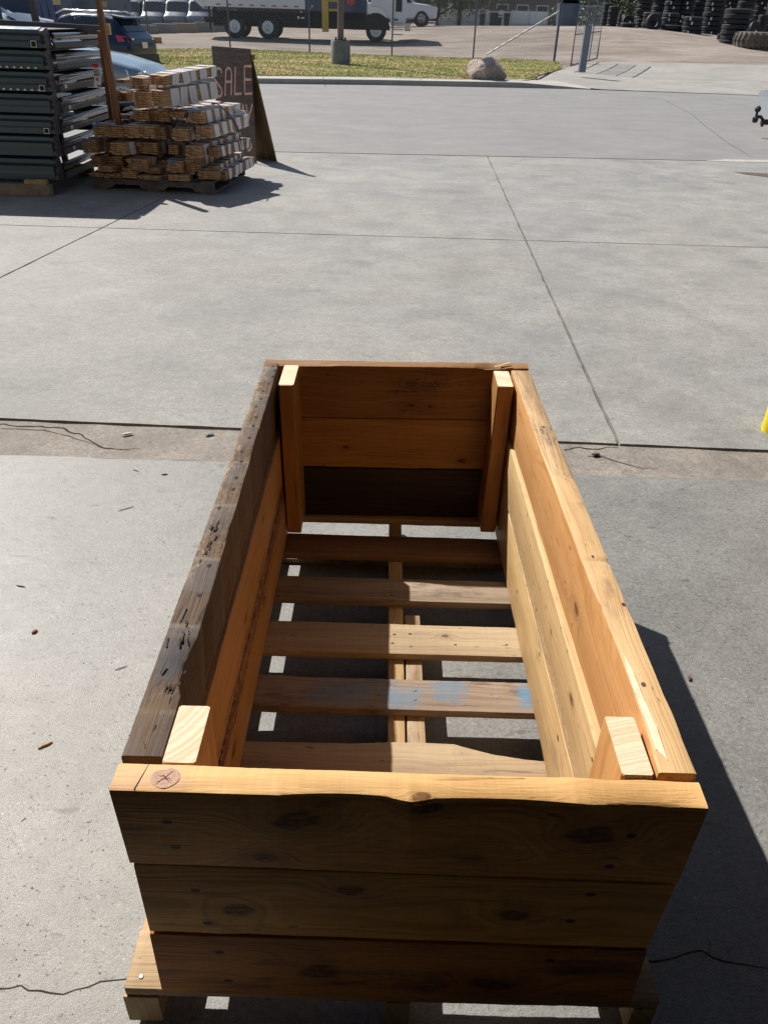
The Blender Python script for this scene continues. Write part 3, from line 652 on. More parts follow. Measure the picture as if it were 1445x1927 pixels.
# ---------------------------------------------------------------- pallet under the box
pal = thing('pallet', 'worn wooden pallet under the planter box, one deck board stained blue', 'pallet')
zt = .125; th = .018
deck = [(.006, .086), (.172, .262), (.345, .436), (.521, .602), (.676, .769), (.850, .933), (1.025, 1.111), (1.19, 1.28)]
dm = [dict(light=(.44, .32, .18), dark=(.24, .15, .08), stain=(.12, .10, .09), stainp=.35), dict(light=(.42, .31, .18), dark=(.24, .16, .08)),
      dict(light=(.42, .32, .20), dark=(.25, .165, .10), stain=(.16, .13, .11), stainp=.3), dict(light=(.35, .27, .20), dark=(.18, .12, .085), stain=(.10, .07, .055), stainp=.38,
       patch=[(-.02*U, .05*U, .525*U, .575*U, (.12, .20, .28), .8), (.075*U, .14*U, .545*U, .605*U, (.11, .19, .27), .8), (.245*U, .33*U, .53*U, .60*U, (.10, .22, .34), 1.0), (-.17*U, -.05*U, .53*U, .60*U, (.11, .20, .30), .8), (-.06*U, .0, .55*U, .61*U, (.13, .18, .24), .6)]),
      dict(light=(.46, .36, .23), dark=(.29, .20, .12), stain=(.10, .10, .12), stainp=.27, holes=[(.0*U, .735*U, .0035), (.034*U, .738*U, .0035), (-.004*U, .707*U, .0035), (.035*U, .70*U, .003), (.13*U, .708*U, .003), (.24*U, .712*U, .003)], knots=[(.11*U, .735*U, .008)]),
      dict(light=(.36, .28, .20), dark=(.20, .145, .10), stain=(.12, .09, .07), stainp=.36, holes=[(-.005*U, .90*U, .003), (-.005*U, .87*U, .003)]),
      dict(light=(.26, .15, .09), dark=(.14, .075, .045)), dict(light=(.4, .28, .15), dark=(.24, .15, .08))]
for i, (ya, yb) in enumerate(deck):
    k = dict(dm[i]); mt = wood('deck_board_wood', 0, 1, 2, k.pop('light'), k.pop('dark'), 50+i, (ya*U+.4, -.12), .009, **k)
    waves = [((3, ), .6, 1.0, (0, -.028*U, 0)), ((2,), .6, 1.0, (0, -.028*U, 0))] if i == 2 else ([((1, 2), .05, .25, (0, .004, 0))] if i == 3 else [])
    if i == 2: waves = [((1, 2), .66, 1.25, (0, -.030*U, 0)), ((1, 2), .40, .74, (0, .006*U, 0))]
    x0, x1 = (-.374, .362) if i else (-.368, .36)
    qa = [V(x0, ya, zt-th), V(x0, yb, zt-th), V(x0, yb, zt), V(x0, ya, zt)]; qb = [p+Vector(((x1-x0)*U, 0, 0)) for p in qa]
    ob = plank('deck_board', qa, qb, mt, pal, cham=.0022, wob=.0016, segs=110, seed=60+i, waves=waves)
    if i == 3: ob['label'] = 'deck board with patches of worn blue paint'
mS = wood('stringer_wood', 1, 2, 0, (.52, .37, .19), (.33, .2, .09), 70, (.1, .5), .008)
mS2 = wood('stringer_wood_old', 1, 0, 2, (.42, .31, .19), (.24, .15, .09), 71, (.1, .5), .007, stain=(.14, .1, .07), stainp=.4)
def stringer(xa, xb, ya, yb, mat, sd, z0=.0415, z1=zt-th-.0006):
    qa = [V(xa, ya, z0), V(xb, ya, z0), V(xb, ya, z1), V(xa, ya, z1)]; qb = [p+Vector((0, (yb-ya)*U, 0)) for p in qa]
    plank('stringer', qa, qb, mat, pal, cham=.002, wob=.001, seed=sd)
stringer(-.372, -.324, .004, 1.278, mS, 80); stringer(-.012, .0205, .004, 1.278, mS, 81); stringer(.3275, .3595, .004, 1.278, mS, 82)
stringer(.0245, .0585, .30, .822, mS2, 83)
for ya in (.19, 1.115):
    qa = [V(-.374, ya, .0255), V(-.374, ya+.09, .0255), V(-.374, ya+.09, .0405), V(-.374, ya, .0405)]; qb = [p+Vector((.735*U, 0, 0)) for p in qa]
    plank('bottom_board', qa, qb, mS2, pal, seed=90)
M_steel = plain('bright_steel', (.30, .30, .29), .45, .6, var=.1)
for (x, y, zz_) in ((.04, .572, .126), (.04, .548, .126), (.034, .70, .126), (-.349, .022, .126), (.2, .56, .1255)):
    s_ = MB().lathe([(0, .0012), (.0035, .001), (.0045, -.0005)], 12, Matrix.Translation(V(x, y, zz_)+Vector((0, 0, -.0006)))); s_.build('nail_head', M_steel, pal, smooth=40)

# ---------------------------------------------------------------- yellow bollard at the door
yb = ATZ(1434, 812); M_yel = plain('yellow_paint', (.75, .62, .02), .45, var=.12, dirt=(.3, .24, .1))
bol = thing('safety_bollard', 'bright yellow painted steel bollard beside the doorway', 'bollard', (yb.x+.058, yb.y+.01, 0))
mb = MB(); mb.lathe([(0, -.05), (.057, -.05), (.057, .95), (.052, 1.0), (.035, 1.03), (0, 1.04)], 24); mb.build('post', M_yel, bol, smooth=40)
mb = MB(); mb.lathe([(.0572, .90), (.0585, .90), (.0585, .97), (.0572, .97)], 24); mb.build('cap_seam', M_yel, bol, smooth=40)

# ---------------------------------------------------------------- warehouse round the camera
M_wall = plain('block_wall', (.32, .27, .21), .85, var=.15, scale=2); M_roof = plain('steel_deck', (.30, .30, .31), .6, var=.15)
wh = thing('warehouse', 'warehouse whose open doorway the concrete floor runs out of', 'building')
yw = 2.30
mb = MB(); mb.box((-6.75, yw, 2.6), (5.5, .2, 5.2)); mb.build('front_wall', M_wall, wh); MB().box((4.7, yw+.12, 2.6), (5.4, .2, 5.2)).build('front_wall', M_wall, wh)
mb = MB(); mb.box((-1.0, yw, 4.7), (6.0-.004, .2, .995)); mb.build('lintel', M_wall, wh)
mb = MB(); mb.box((-9.6, -5, 2.6), (.2, 14.5, 5.2)); mb.build('wall', M_wall, wh); MB().box((7.5, -5, 2.6), (.2, 14.5, 5.2)).build('wall', M_wall, wh); MB().box((-1, -12.3, 2.6), (17.4, .2, 5.2)).build('wall', M_wall, wh)
mb = MB(); mb.box((-1, -5, 5.3), (17.6, 15.2, .15)); mb.build('roof', M_roof, wh)
# ================================================================ BACKGROUND THINGS
def quadbox(p, dims, rz): return p
M_black = plain('black_rubber', (.022, .022, .024), .75, var=.3, scale=8)
M_dark = plain('dark_void', (.012, .013, .015), .8)
M_chrome = plain('chrome', (.6, .6, .6), .2, 1.0, var=.08)
M_greypaint = plain('grey_paint', (.16, .19, .24), .5, var=.12)
M_galv = plain('galvanised_steel', (.42, .44, .45), .45, .7, var=.15, scale=3)
def glassmat(name, col=(.02, .03, .04)):
    n = N(name); return n.out(col, .05, 0, None, spec=.8)
M_glass = glassmat('car_glass')
def paint(name, col, metal=.3, rough=.3, dust=.12):
    n = N(name); c = n.coord(); a = n.noise(c, 3, 5, .6)
    return n.out(n.mix(n.rng(a, .4, .75, 0, dust), col, (.3, .28, .25)), n.rng(a, .3, .7, rough-.05, rough+.1), metal, None, coat=.6)

# ---------------------------------------------------------------- lumber pallet
def lumber():
    mats = []
    for i, (a, b) in enumerate((((.56, .37, .21), (.27, .155, .08)), ((.48, .29, .15), (.22, .12, .06)), ((.58, .38, .21), (.34, .20, .11)))):
        n = N('thin_board'); c = n.coord(); s = n.sep(c)
        # a tone per board from its row and column
        row = n.math('FLOOR', n.math('DIVIDE', s[2], .0172)); colm = n.math('FLOOR', n.math('DIVIDE', s[0], .05))
        wn = n.new('ShaderNodeTexWhiteNoise', noise_dimensions='3D'); n.put(wn.inputs['Vector'], n.comb(row, colm, i+.5))
        g = n.noise(n.comb(n.math('MULTIPLY', s[0], 90), n.math('MULTIPLY', s[1], 3), n.math('MULTIPLY', s[2], 200)), 1, 3, .6)
        f = n.math('ADD', n.math('MULTIPLY', wn.outputs[0], .65), n.math('MULTIPLY', g, .35))
        mats.append(n.out(n.mix(f, a, b), .75, 0, g, .3, .002, .3))
    M_wrap = N('wrap_band')
    c = M_wrap.coord(); f = M_wrap.noise(M_wrap.mapping(c, (30, 60, 8)), 1, 3, .6)
    M_wrap = M_wrap.out(M_wrap.mix(f, (.46, .44, .43), (.74, .73, .75)), .35, 0, f, .5, .004)
    M_tape = plain('blue_tape', (.03, .22, .55), .5)
    A = AT(176, 350, 6.13*U); A.z = 0
    p0 = Vector((-2.43*U, 6.13*U, 0)); p1 = Vector((-1.43*U, 6.05*U, 0)); q1 = Vector((-1.31*U, 6.98*U, 0))
    ex = (p1-p0).normalized(); ey = Vector((-ex.y, ex.x, 0)); Wp = (p1-p0).length; Dp = 1.14
    rz = math.atan2(ex.y, ex.x)-.035
    M_pw = plain('weathered_pallet_wood', (.13, .12, .115), .85, var=.35, scale=12)
    t = thing('shipping_pallet', 'dark weathered pallet carrying the bundles of thin boards', 'pallet', (p0.x, p0.y, 0), rz)
    for k in range(3):
        y = .02+k*(Dp-.06)/2
        mb = MB(); xs_ = [0, Wp*.17, Wp*.2, Wp*.40, Wp*.43, Wp*.57, Wp*.60, Wp*.80, Wp*.83, Wp]
        prof = [(0, .015), (Wp*.15, .015), (Wp*.18, .05), (Wp*.38, .05), (Wp*.41, .015), (Wp*.59, .015), (Wp*.62, .05), (Wp*.82, .05), (Wp*.85, .015), (Wp, .015), (Wp, .10), (0, .10)]
        mb.prism([(x, y, z) for x, z in prof], (0, .04, 0)); mb.build('stringer', M_pw, t)
    for k in range(6): MB().box((Wp*(.05+k*.18), Dp/2, .1092), (.11, Dp, .018)).build('deck_board', M_pw, t)
    for k in range(3): MB().box((Wp*(.06+k*.44), Dp/2, .0065), (.12, Dp, .016)).build('bottom_board', M_pw, t)
    pal_rz = rz
    # bundle meshes
    protos = {}
    def bundle(cols, rows, L, v, seed):
        key = (cols, rows, v)
        rg = random.Random(seed*31+cols*7+rows)
        bw, bt = .05, .0172
        mb = MB()
        for i in range(cols):
            for j in range(rows):
                jy = rg.uniform(-.006, .006) if rg.random() < .85 else rg.uniform(-.035, .01)
                jx = rg.uniform(-.002, .002)
                mb.box(((i+.5)*bw+jx, L/2+jy, (j+.5)*bt), (bw*rg.uniform(.91, .97), L, bt*.74))
        root = bpy.data.objects.new('board_bundle', None); COL.objects.link(root); root.empty_display_size = .1
        b = mb.build('boards', mats[v], root); tag(b, kind=None)
        W_, H_ = cols*bw, rows*bt; nb = 5
        for q in range(nb):
            yy = L*(.12+q*.18)+rg.uniform(-.02, .02); ww = rg.uniform(.07, .12); sk_ = rg.uniform(-.035, .035)
            e = .003
            mb = MB()
            # loop of wrap round the bundle, right side, top and left
            ring = [(W_+e, -e), (W_+e, H_+e), (-e, H_+e), (-e, -e)]
            r1 = [(x, yy+(sk_ if z > 0 else 0)+rg.uniform(-.004, .004), z) for x, z in ring]; r2 = [(x, yy+ww+(sk_ if z > 0 else 0)+rg.uniform(-.004, .004), z) for x, z in ring]
            ri = [(x*.985+W_*.0075, y, z*.985+H_*.0075) for x, y, z in r1]; rj = [(x*.985+W_*.0075, y, z*.985+H_*.0075) for x, y, z in r2]
            mb.add(r1+r2+ri+rj, [(i, (i+1) % 4, (i+1) % 4+4, i+4) for i in range(4)]+[(i+8, i+12, (i+1) % 4+12, (i+1) % 4+8) for i in range(4)]+[(i, i+8, (i+1) % 4+8, (i+1) % 4) for i in range(4)]+[(i+4, (i+1) % 4+4, (i+1) % 4+12, i+12) for i in range(4)])
            mb.build('wrap_band', M_wrap, root)
        return root
    # (zoom x, zoom y of front lower left, columns, rows, front offset, yaw, tier, extra) : survey of the stack front
    def Z(zx, zy, Y=6.12): return AT(150+zx/4.129, 110+zy/4.129, Y*U)
    spec = [
        # tier 1
        (95, 845, 2, 6, 0.00, 0), (235, 850, 3, 6, .10, 0), (385, 860, 4, 6, -.01, .02), (610, 862, 2, 5, .12, 0), (690, 875, 3, 6, -.03, .02), (835, 868, 3, 7, .02, .03), (1015, 905, 2, 5, .02, .03),
        # tier 2
        (30, 735, 3, 7, -.02, -.03), (205, 730, 1, 6, .12, 0), (250, 742, 3, 6, -.07, .03), (460, 735, 4, 6, .09, 0), (700, 740, 2, 5, .05, 0), (838, 760, 3, 6, -.03, .05), (1010, 760, 2, 5, .03, .05),
        # tier 3
        (115, 605, 3, 6, .0, 0), (222, 610, 3, 5, -.03, .02), (352, 612, 3, 6, .0, 0), (470, 612, 3, 6, .02, 0), (600, 625, 2, 6, .07, 0), (735, 635, 3, 6, -.02, .03), (918, 612, 3, 6, .02, .06),
        # tier 4
        (430, 480, 3, 5, .12, 0), (545, 480, 3, 5, .16, .0), (630, 490, 2, 6, .08, .02), (705, 455, 3, 3, .06, .02), (858, 495, 3, 6, .05, .06),
    ]
    tiers = [7, 7, 7, 5]; zt_ = [.14, .265, .385, .505]
    idx = 0; grp = 'bundles of thin boards stacked on the pallet'
    tn = ['lowest', 'second', 'third', 'fourth']; made = {}
    for ti, cnt_ in enumerate(tiers):
        for k in range(cnt_):
            zx, zy, cols, rows, off, yaw = spec[idx]; idx += 1
            p = Z(zx, zy, 6.13+off); z = p.z
            key = (cols, rows)
            if key not in made:
                r = bundle(cols, rows, 1.0, idx % 3, idx); made[key] = r; first = True
            else: r = dup(made[key]); first = False
            r.location = (p.x, (6.13+off)*U-(p.x+2.43*U)*.04, z); r.rotation_euler = (random.uniform(-.03, .03), random.uniform(-.05, .05), pal_rz-yaw+random.uniform(-.07, .07))
            if not first and idx % 2: r.scale = (1, 1.0, 1)
            tag(r, 'thin board bundle, %s tier above the pallet, %s from the left' % (tn[ti], ['first', 'second', 'third', 'fourth', 'fifth', 'sixth', 'seventh'][k]), 'board bundle', grp)
            if (zx, zy) in ((115, 605), (30, 735), (690, 875), (858, 495)):
                mb = MB().box((cols*.02, .02, rows*.0172+.002), (cols*.03, .07, .003)); mb.box((cols*.012, -.014, rows*.0172-.006), (cols*.016, .002, .014)); mb.build('tape_strip', M_tape, r)
    # loose layer on the pallet and top bundles
    base = [(90, 945, 3, 2, -.03, .05), (210, 950, 3, 2, -.06, -.04), (340, 960, 3, 3, -.04, .02), (470, 955, 4, 2, -.07, .12), (610, 955, 3, 2, .0, 0), (705, 985, 4, 3, -.09, -.18), (930, 930, 4, 4, -.06, -.05), (1030, 960, 3, 5, .02, .02), (150, 905, 3, 3, -.02, .1), (340, 905, 4, 2, .0, -.1), (520, 905, 3, 3, -.02, .05), (800, 935, 3, 2, .03, .0)]
    for k, (zx, zy, cols, rows, off, yaw) in enumerate(base):
        p = Z(zx, zy, 6.13+off); z = max(.119, min(p.z, .20))
        r = bundle(cols, rows, 1.0, k % 3, 100+k)
        r.location = (p.x, (6.13+off)*U-(p.x+2.43*U)*.04, z if k < 8 else .165); r.rotation_euler = (0, 0, pal_rz-yaw)
        tag(r, 'loose thin boards %s, %s from left' % ('directly on the dark pallet' if k < 8 else 'one layer above the pallet', ['first', 'second', 'third', 'fourth', 'fifth', 'sixth', 'seventh', 'eighth'][k % 8]), 'board bundle', 'loose boards under the bundles')
    # side stacks along the right edge (deeper rows)
    side = [(1135, 905, 2, 5, .45, .06), (1130, 800, 2, 6, .40, .04), (1120, 705, 2, 6, .38, .05), (1200, 590, 2, 3, .7, .1)]
    # top: long skewed bundles
    L1_ = .80
    def top(zx, zy, cols, rows, Y, yaw, pitch, label, roll=0.0):
        p = Z(zx, zy, Y); r = bundle(cols, rows, L1_ if zx < 1000 else .35, (cols+rows) % 3, int(zx))
        r.location = p; r.rotation_euler = (pitch, roll, -yaw); tag(r, label, 'board bundle', grp)
    top(560, 372, 3, 8, 6.12, .50, .05, 'long skewed bundle with white wrap bands lying on top, lower right one', 0)
    top(430, 382, 3, 8, 6.24, .30, .02, 'dark ended skewed bundle beside the banded top bundle')
    top(545, 205, 4, 5, 6.2, .44, .07, 'wrapped bundle forming the crest of the stack')
    top(395, 235, 3, 6, 6.3, .35, .0, 'bundle at the upper left of the stack, its boards fanned out', .05)
    top(300, 335, 2, 5, 6.4, .25, .0, 'small bundle hanging out at the left below the crest')
    top(285, 190, 2, 2, 6.5, .4, 0, 'pair of boards sticking out left under the crest')
    top(255, 470, 3, 2, 6.35, .3, 0, 'flat loose boards on the left shoulder of the stack')
    top(1060, 455, 3, 2, 6.7, .3, 0, 'loose split boards in torn wrap on the right shoulder of the stack')
    # strap
    pts = [Z(1000, 345, 6.3), Z(1050, 350, 6.3), Z(1150, 440, 6.5), Z(1205, 530, 6.62), Z(1235, 660, 6.62), Z(1238, 780, 6.62), Z(1232, 880, 6.62)]
    st = MB().tube([p+Vector((.035, -.03, 0)) for p in pts], .006, 6).build('tie_strap', plain('purple_strap', (.07, .04, .10), .5), smooth=60)
    tag(st, 'thin dark purple strap tied down over the right side of the board bundles', 'strap')
    # crumpled clear wrap pieces
    rg = random.Random(4)
    M_cr = N('torn_wrap'); M_cr = M_cr.out((.75, .78, .82), .15, 0, None, spec=.9)
    for k, (zx, zy, Y, s_, lb) in enumerate(((330, 250, 6.33, .10, 'crumpled clear plastic wrap on the left of the board stack'), (395, 400, 6.35, .09, 'shiny torn wrap tucked under the left bundles'), (1170, 400, 6.75, .12, 'torn wrap fluttering on the right shoulder of the board stack'), (500, 125, 6.5, .07, 'loose end of plastic wrap on the crest of the board stack'), (780, 465, 6.2, .09, 'clear wrap sagging over the middle bundle'))):
        c = Z(zx, zy, Y); g = 7; vs = []
        for i in range(g):
            for j in range(g): vs.append(c+Vector(((i/(g-1)-.5)*s_*1.5, (j/(g-1)-.5)*s_*.8, rg.uniform(-.4, .4)*s_*.55+(.5-abs(i/(g-1)-.5))*s_*.5)))
        tag(MB().add(vs, [(i*g+j, (i+1)*g+j, (i+1)*g+j+1, i*g+j+1) for i in range(g-1) for j in range(g-1)]).build('plastic_wrap', M_cr), lb, 'plastic wrap')
lumber()

# ---------------------------------------------------------------- sale sign
def sale_sign():
    th = math.radians(-46)
    B = ATZ(482, 308); Y0 = B.y
    topB = AT(478, 92, Y0)
    Hs = topB.z; ax = Vector((math.cos(th), math.sin(th), 0)); nb = Vector((-ax.y, ax.x, 0))*1.0   # back normal
    if nb.y < 0: nb = -nb
    # width from the left edge pixel
    W_ = .3
    for _ in range(60):
        p = B-ax*W_; d = p+Vector((0, 0, Hs))-CAM; px = 722.5+FPX*(d @ CR)/(d @ _f)
        W_ += (px-397)/1500
    O = B-ax*W_
    t = thing('sale_sign', 'tall plywood A-frame sign hand painted SALE in cream letters edged red', 'sign', (O.x, O.y, 0), th)
    n = N('sign_board'); c = n.coord(); s = n.sep(c); g = n.noise(n.comb(n.math('MULTIPLY', s[0], 4), 0, n.math('MULTIPLY', s[2], 45)), 1, 4, .6, 1.5)
    M_sb = n.out(n.mix(n.rng(g, .35, .65), (.085, .065, .055), (.15, .12, .10)), .8, 0, g, .3, .003)
    n = N('plywood_bare'); c = n.coord(); g = n.noise(n.mapping(c, (8, 8, 1.5)), 1, 5, .6, 1)
    M_pb = n.out(n.mix(n.rng(g, .35, .65), (.13, .08, .035), (.22, .14, .06)), .8, 0, g, .3, .003)
    mb = MB(); mb.box((W_/2, .008, Hs/2), (W_, .016, Hs)); mb.build('front_panel', M_sb, t, bevel=.002)
    # rear panel from near the top, splayed back
    R = ATZ(520, 308); sp_ = .30; zt2 = Hs*.94
    mb = MB(); mb.hexa([(0, sp_, 0), (W_, sp_, 0), (W_, sp_+.014, 0), (0, sp_+.014, 0), (0, .018, zt2), (W_, .018, zt2), (W_, .032, zt2), (0, .032, zt2)]); mb.build('rear_panel', M_pb, t)
    mb = MB(); mb.box((W_-.03, .04, zt2-.01), (.08, .04, .05)); mb.build('hinge_block', M_pb, t)
    M_cream = plain('cream_paint', (.66, .53, .40), .7, var=.2, scale=30); M_red = plain('red_paint', (.26, .035, .035), .7, var=.35, scale=20)
    # letters as brush strokes on the panel: px -> panel coordinates
    def onp(px, py):
        d = ray(px, py); nn = Vector((-nb.x, -nb.y, 0)); k = (O-CAM).dot(nn)/d.dot(nn); q = CAM+d*k-O
        return (q.dot(ax), q.z)
    def zq(x, y): return onp(390+x/8.379, 90+y/8.379)
    strokes = {
        'letter_s': [[(232, 400), (225, 345), (185, 320), (130, 345), (108, 410), (120, 490), (170, 560), (225, 640), (240, 700), (220, 760), (160, 772)]],
        'letter_a': [[(288, 762), (292, 560), (300, 360), (330, 312), (372, 335), (390, 420), (388, 560), (382, 745)], [(296, 535), (388, 535)]],
        'letter_l': [[(448, 300), (446, 520), (440, 730), (545, 722)]],
        'letter_e': [[(706, 290), (592, 290), (592, 520), (600, 728), (712, 718)], [(596, 500), (700, 500)]],
        'letter_o': [[(300, 905), (340, 895), (370, 930), (370, 1010), (330, 1060), (290, 1030), (280, 950), (300, 905)]],
        'letter_d': [[(425, 890), (425, 1060), (480, 1060), (495, 1000), (480, 930), (425, 890)]],
        'letter_a.001': [[(520, 1230), (545, 1050), (570, 890), (595, 1050), (605, 1230)], [(535, 1130), (602, 1130)]],
        'letter_y': [[(615, 890), (650, 1030), (668, 1060)], [(715, 885), (680, 1030), (655, 1130), (655, 1240)]],
        'letter_t': [[(190, 905), (260, 900)], [(225, 905), (222, 1200)]],
        'letter_s.001': [[(665, 1470), (700, 1510), (705, 1560), (680, 1610), (640, 1620)]],
    }
    y = -.0022
    for nm, sts in strokes.items():
        for hw, mat, dy, nm2 in ((.025, M_red, -.0012, 'red_edge'), (.013, M_cream, -.0026, nm)):
            mb = MB()
            for st in sts:
                pp = [zq(*q) for q in st]; fine = []
                for i in range(len(pp)-1):
                    for q in range(5): fine.append(tuple(pp[i][k]*(1-q/5)+pp[i+1][k]*q/5 for k in (0, 1)))
                fine.append(pp[-1]); n_f = len(fine); L = []; R_ = []
                for i, p in enumerate(fine):
                    a = fine[max(0, i-1)]; b = fine[min(n_f-1, i+1)]; dx, dz = b[0]-a[0], b[1]-a[1]; l = math.hypot(dx, dz) or 1
                    w_ = hw*(1+.15*vn(i/3, 3)); L.append((p[0]-dz/l*w_*.85, dy, p[1]+dx/l*w_)); R_.append((p[0]+dz/l*w_*.85, dy, p[1]-dx/l*w_))
                off = dy-.0003*len(mb.v)/50
                mb.add(L+R_, [(i, i+1, n_f+i+1, n_f+i) for i in range(n_f-1)])
            o = mb.build(nm2.split('.')[0], mat, t, fix=False)
sale_sign()

# ---------------------------------------------------------------- stack of dark steel frames
def frames():
    Yf = 5.85*U
    n = N('dark_blue_sheet'); c = n.coord(); a = n.noise(c, 3, 5, .6); b = n.noise(c, 120, 2)
    M_sheet = n.out(n.mix(n.rng(a, .3, .7), (.013, .040, .062), (.016, .048, .066)), n.rng(a, .3, .7, .3, .42), .1, b, .05, .001, coat=.25)
    M_edge = plain('bare_steel_edge', (.5, .52, .5), .35, .8, var=.15)
    M_plate = plain('grey_end_plate', (.075, .072, .078), .5, .1, var=.2)
    M_rail = plain('glossy_black_rail', (.03, .028, .028), .24, .0, var=.15, coat=.9)
    M_whitetag = plain('paper_label', (.7, .7, .72), .6)
    levels = [1.105, .978, .845, .705, .563, .425, .272, .10]
    xr = [-2.49, -2.50, -2.505, -2.51, -2.53, -2.55, -2.57, -2.60]
    labels = ['topmost', 'second from the top', 'third from the top', 'fourth from the top', 'third from the bottom', 'second from the bottom', 'lowest']
    D = 1.2*U; W_ = 1.5*U
    for i in range(7):
        zb, zt_ = (levels[i+1]+.001)*U, (levels[i]-.001)*U; h = zt_-zb; X = xr[i]*U
        t = thing('steel_rack_frame', 'dark blue pressed steel frame with black side rails, %s in its stack' % labels[i], 'steel frame', (X, Yf, zb), 0, 'dark steel frames stacked on timber')
        # front panel profile (y,z): bulging channel
        prof = [(-.034, 0), (-.042, .04*h), (-.042, .30*h), (-.034, .40*h), (-.034, .60*h), (-.05, .74*h), (-.05, .90*h), (.03, h*1.02), (.045, h*1.02), (.045, 0)]
        mb = MB(); mb.prism([(-W_, y, z) for y, z in prof], (W_-.035, 0, 0)); fp = mb.build('front_panel', M_sheet, t)
        if i == 0:
            mb = MB(); mb.add([(-W_, -.052, .915*h), (-.05, -.052, .915*h), (-.036, .029, h*1.04), (-W_, .029, h*1.04)], [(0, 1, 2, 3)]); mb.build('flange_sky_sheen', plain('painted_skylight', (.5, .56, .62), .25, .7, var=.06), t)  # pale overlay: skylight on the topmost dark flange, painted in as colour
        # end plate
        mb = MB(); mb.prism([(-.034, y, z) for y, z in ((-.052, .72*h), (-.052, .86*h), (.028, h), (.075, h), (.11, .6*h), (.11, 0), (-.0, 0), (-.037, .05*h), (-.037, .22*h), (-.007, .34*h), (-.007, .52*h))], (.03, 0, 0)); mb.build('end_plate', M_plate, t)
        # side rail: upper rounded, lower flat
        mb = MB(); mb.tube([(.02, .09, .62*h), (.03, .4, .62*h), (.04, D, .62*h)], .022, 12); mb.build('side_rail', M_rail, t, smooth=50)
        mb = MB(); mb.box((.022, D/2+.05, .15*h), (.02, D-.1, .28*h)); mb.build('lower_bar', M_plate, t)
        MB().box((-W_/2, D/2+.02, .9*h), (W_-.06, D-.06, .008)).build('deck_sheet', M_plate, t)
        mb = MB(); mb.box((.012, D/2+.05, .46*h), (.014, D-.1, .16*h)); mb.build('middle_bar', M_rail, t)
        mb = MB(); mb.tube([(-W_, .09, .62*h), (-W_, D, .62*h)], .022, 10); mb.build('far_rail', M_rail, t, smooth=50)
        mb = MB(); mb.box((-W_/2, D, h*.5), (W_, .03, h*.35)); mb.build('rear_panel', M_plate, t)
        # serrated strip
        if i in (1, 2, 3, 4):
            mb = MB()
            for k in range(14):
                if i in (1, 2):
                    x = -.12-k*.062; mb.prism([(x, -.054, .01+0*h), (x+.03, -.054, .012), (x+.018, -.054, .026), (x+.006, -.054, .02)], (0, .006, 0))
            for k in range(15):
                y = .16+k*.066; mb.prism([(.034, y, .24*h), (.034, y+.034, .24*h), (.034, y+.026, .24*h+.013), (.034, y+.012, .24*h+.008)], (.004, 0, 0))
            mb.build('serrated_strip', M_edge, t)
        if i in (0, 2, 4):
            x, z, s_ = (-.095, .05*h, .026) if i == 0 else (-.075, .05*h, .024); z += s_
            for dx, dz, w_, h_ in ((0, s_*.9, s_*2, .004), (0, -s_*.9, s_*2, .004), (s_*.9, 0, .004, s_*1.7), (-s_*.9, 0, .004, s_*1.7)):
                pass
            mb = MB(); o = s_*.95; q = s_*.78
            P4 = [(x-o, z-o), (x+o, z-o), (x+o, z+o), (x-o, z+o)]; I4 = [(x-q, z-q), (x+q, z-q), (x+q, z+q), (x-q, z+q)]
            mb.add([(a_, -.058, b_) for a_, b_ in P4]+[(a_, -.058, b_) for a_, b_ in I4]+[(a_, -.03, b_) for a_, b_ in P4]+[(a_, -.03, b_) for a_, b_ in I4], [(k, (k+1) % 4, (k+1) % 4+4, k+4) for k in range(4)]+[(k, k+8, (k+1) % 4+8, (k+1) % 4) for k in range(4)]+[(k+4, (k+1) % 4+4, (k+1) % 4+12, k+12) for k in range(4)])
            te = mb.build('square_tube_end', M_edge, t)
            MB().box((x, -.04, z), (q*2, .012, q*2)).build('tube_opening', M_dark, te)
        if i in (2, 3, 4, 5):
            mb = MB(); mb.box((.0375, .16+.03*i, .20*h), (.002, .055, .03)); mb.build('paper_label', M_whitetag, t)
    M_t = plain('old_timber', (.24, .19, .14), .9, var=.35, scale=10); M_t2 = plain('fresh_block', (.42, .29, .14), .85, var=.3, scale=12)
    p = ATZ(95, 371); tb = MB(); tb.box((p.x-1.1, p.y+.06, .05), (2.2, .10, .10)); o = tb.build('timber_bearer', M_t, bevel=.006)
    tag(o, 'long weathered timber lying on the concrete under the steel frames', 'timber')
    o = MB().box((p.x-1.1, p.y+1.25, .05), (2.2, .10, .10)).build('timber_bearer', M_t, bevel=.006); tag(o, 'timber hidden at the back beneath the steel frames', 'timber')
    q = ATZ(48, 350); o = MB().box((p.x-.13, p.y+.075, .1195), (.20, .09, .038)).build('wood_block', M_t2, bevel=.003)
    tag(o, 'short yellowish wood block on the timber under the frame corner', 'wood block')
    # leaning brown stakes and plank
    M_st = wood('brown_stake', 2, 0, 1, (.26, .13, .06), (.15, .065, .03), 95, (.9, .3), .008); M_gs = plain('grey_board', (.10, .095, .10), .8, var=.2, scale=8)
    a = AT(215, 225, 6.3*U); b = AT(185, -3, 6.3*U); d = (b-a); a2 = a-d*.32
    a2 = a-d*(a.z/d.z) if False else a2
    o = MB().bar((a.x+.06, a.y, .0), b+d*.02, .045, .07, (0, 1, 0)).build('wooden_stake', M_st, bevel=.004); tag(o, 'tall brown stake leaning between the steel frames and the board stack', 'stake')
    a = AT(203, 200, 6.5*U); b = AT(188, 58, 6.5*U)
    o = MB().bar((a.x+.02, a.y, .02), b, .04, .05, (0, 1, 0)).build('wooden_stake', M_st, bevel=.004); tag(o, 'shorter brown stake just behind the tall leaning one', 'stake')
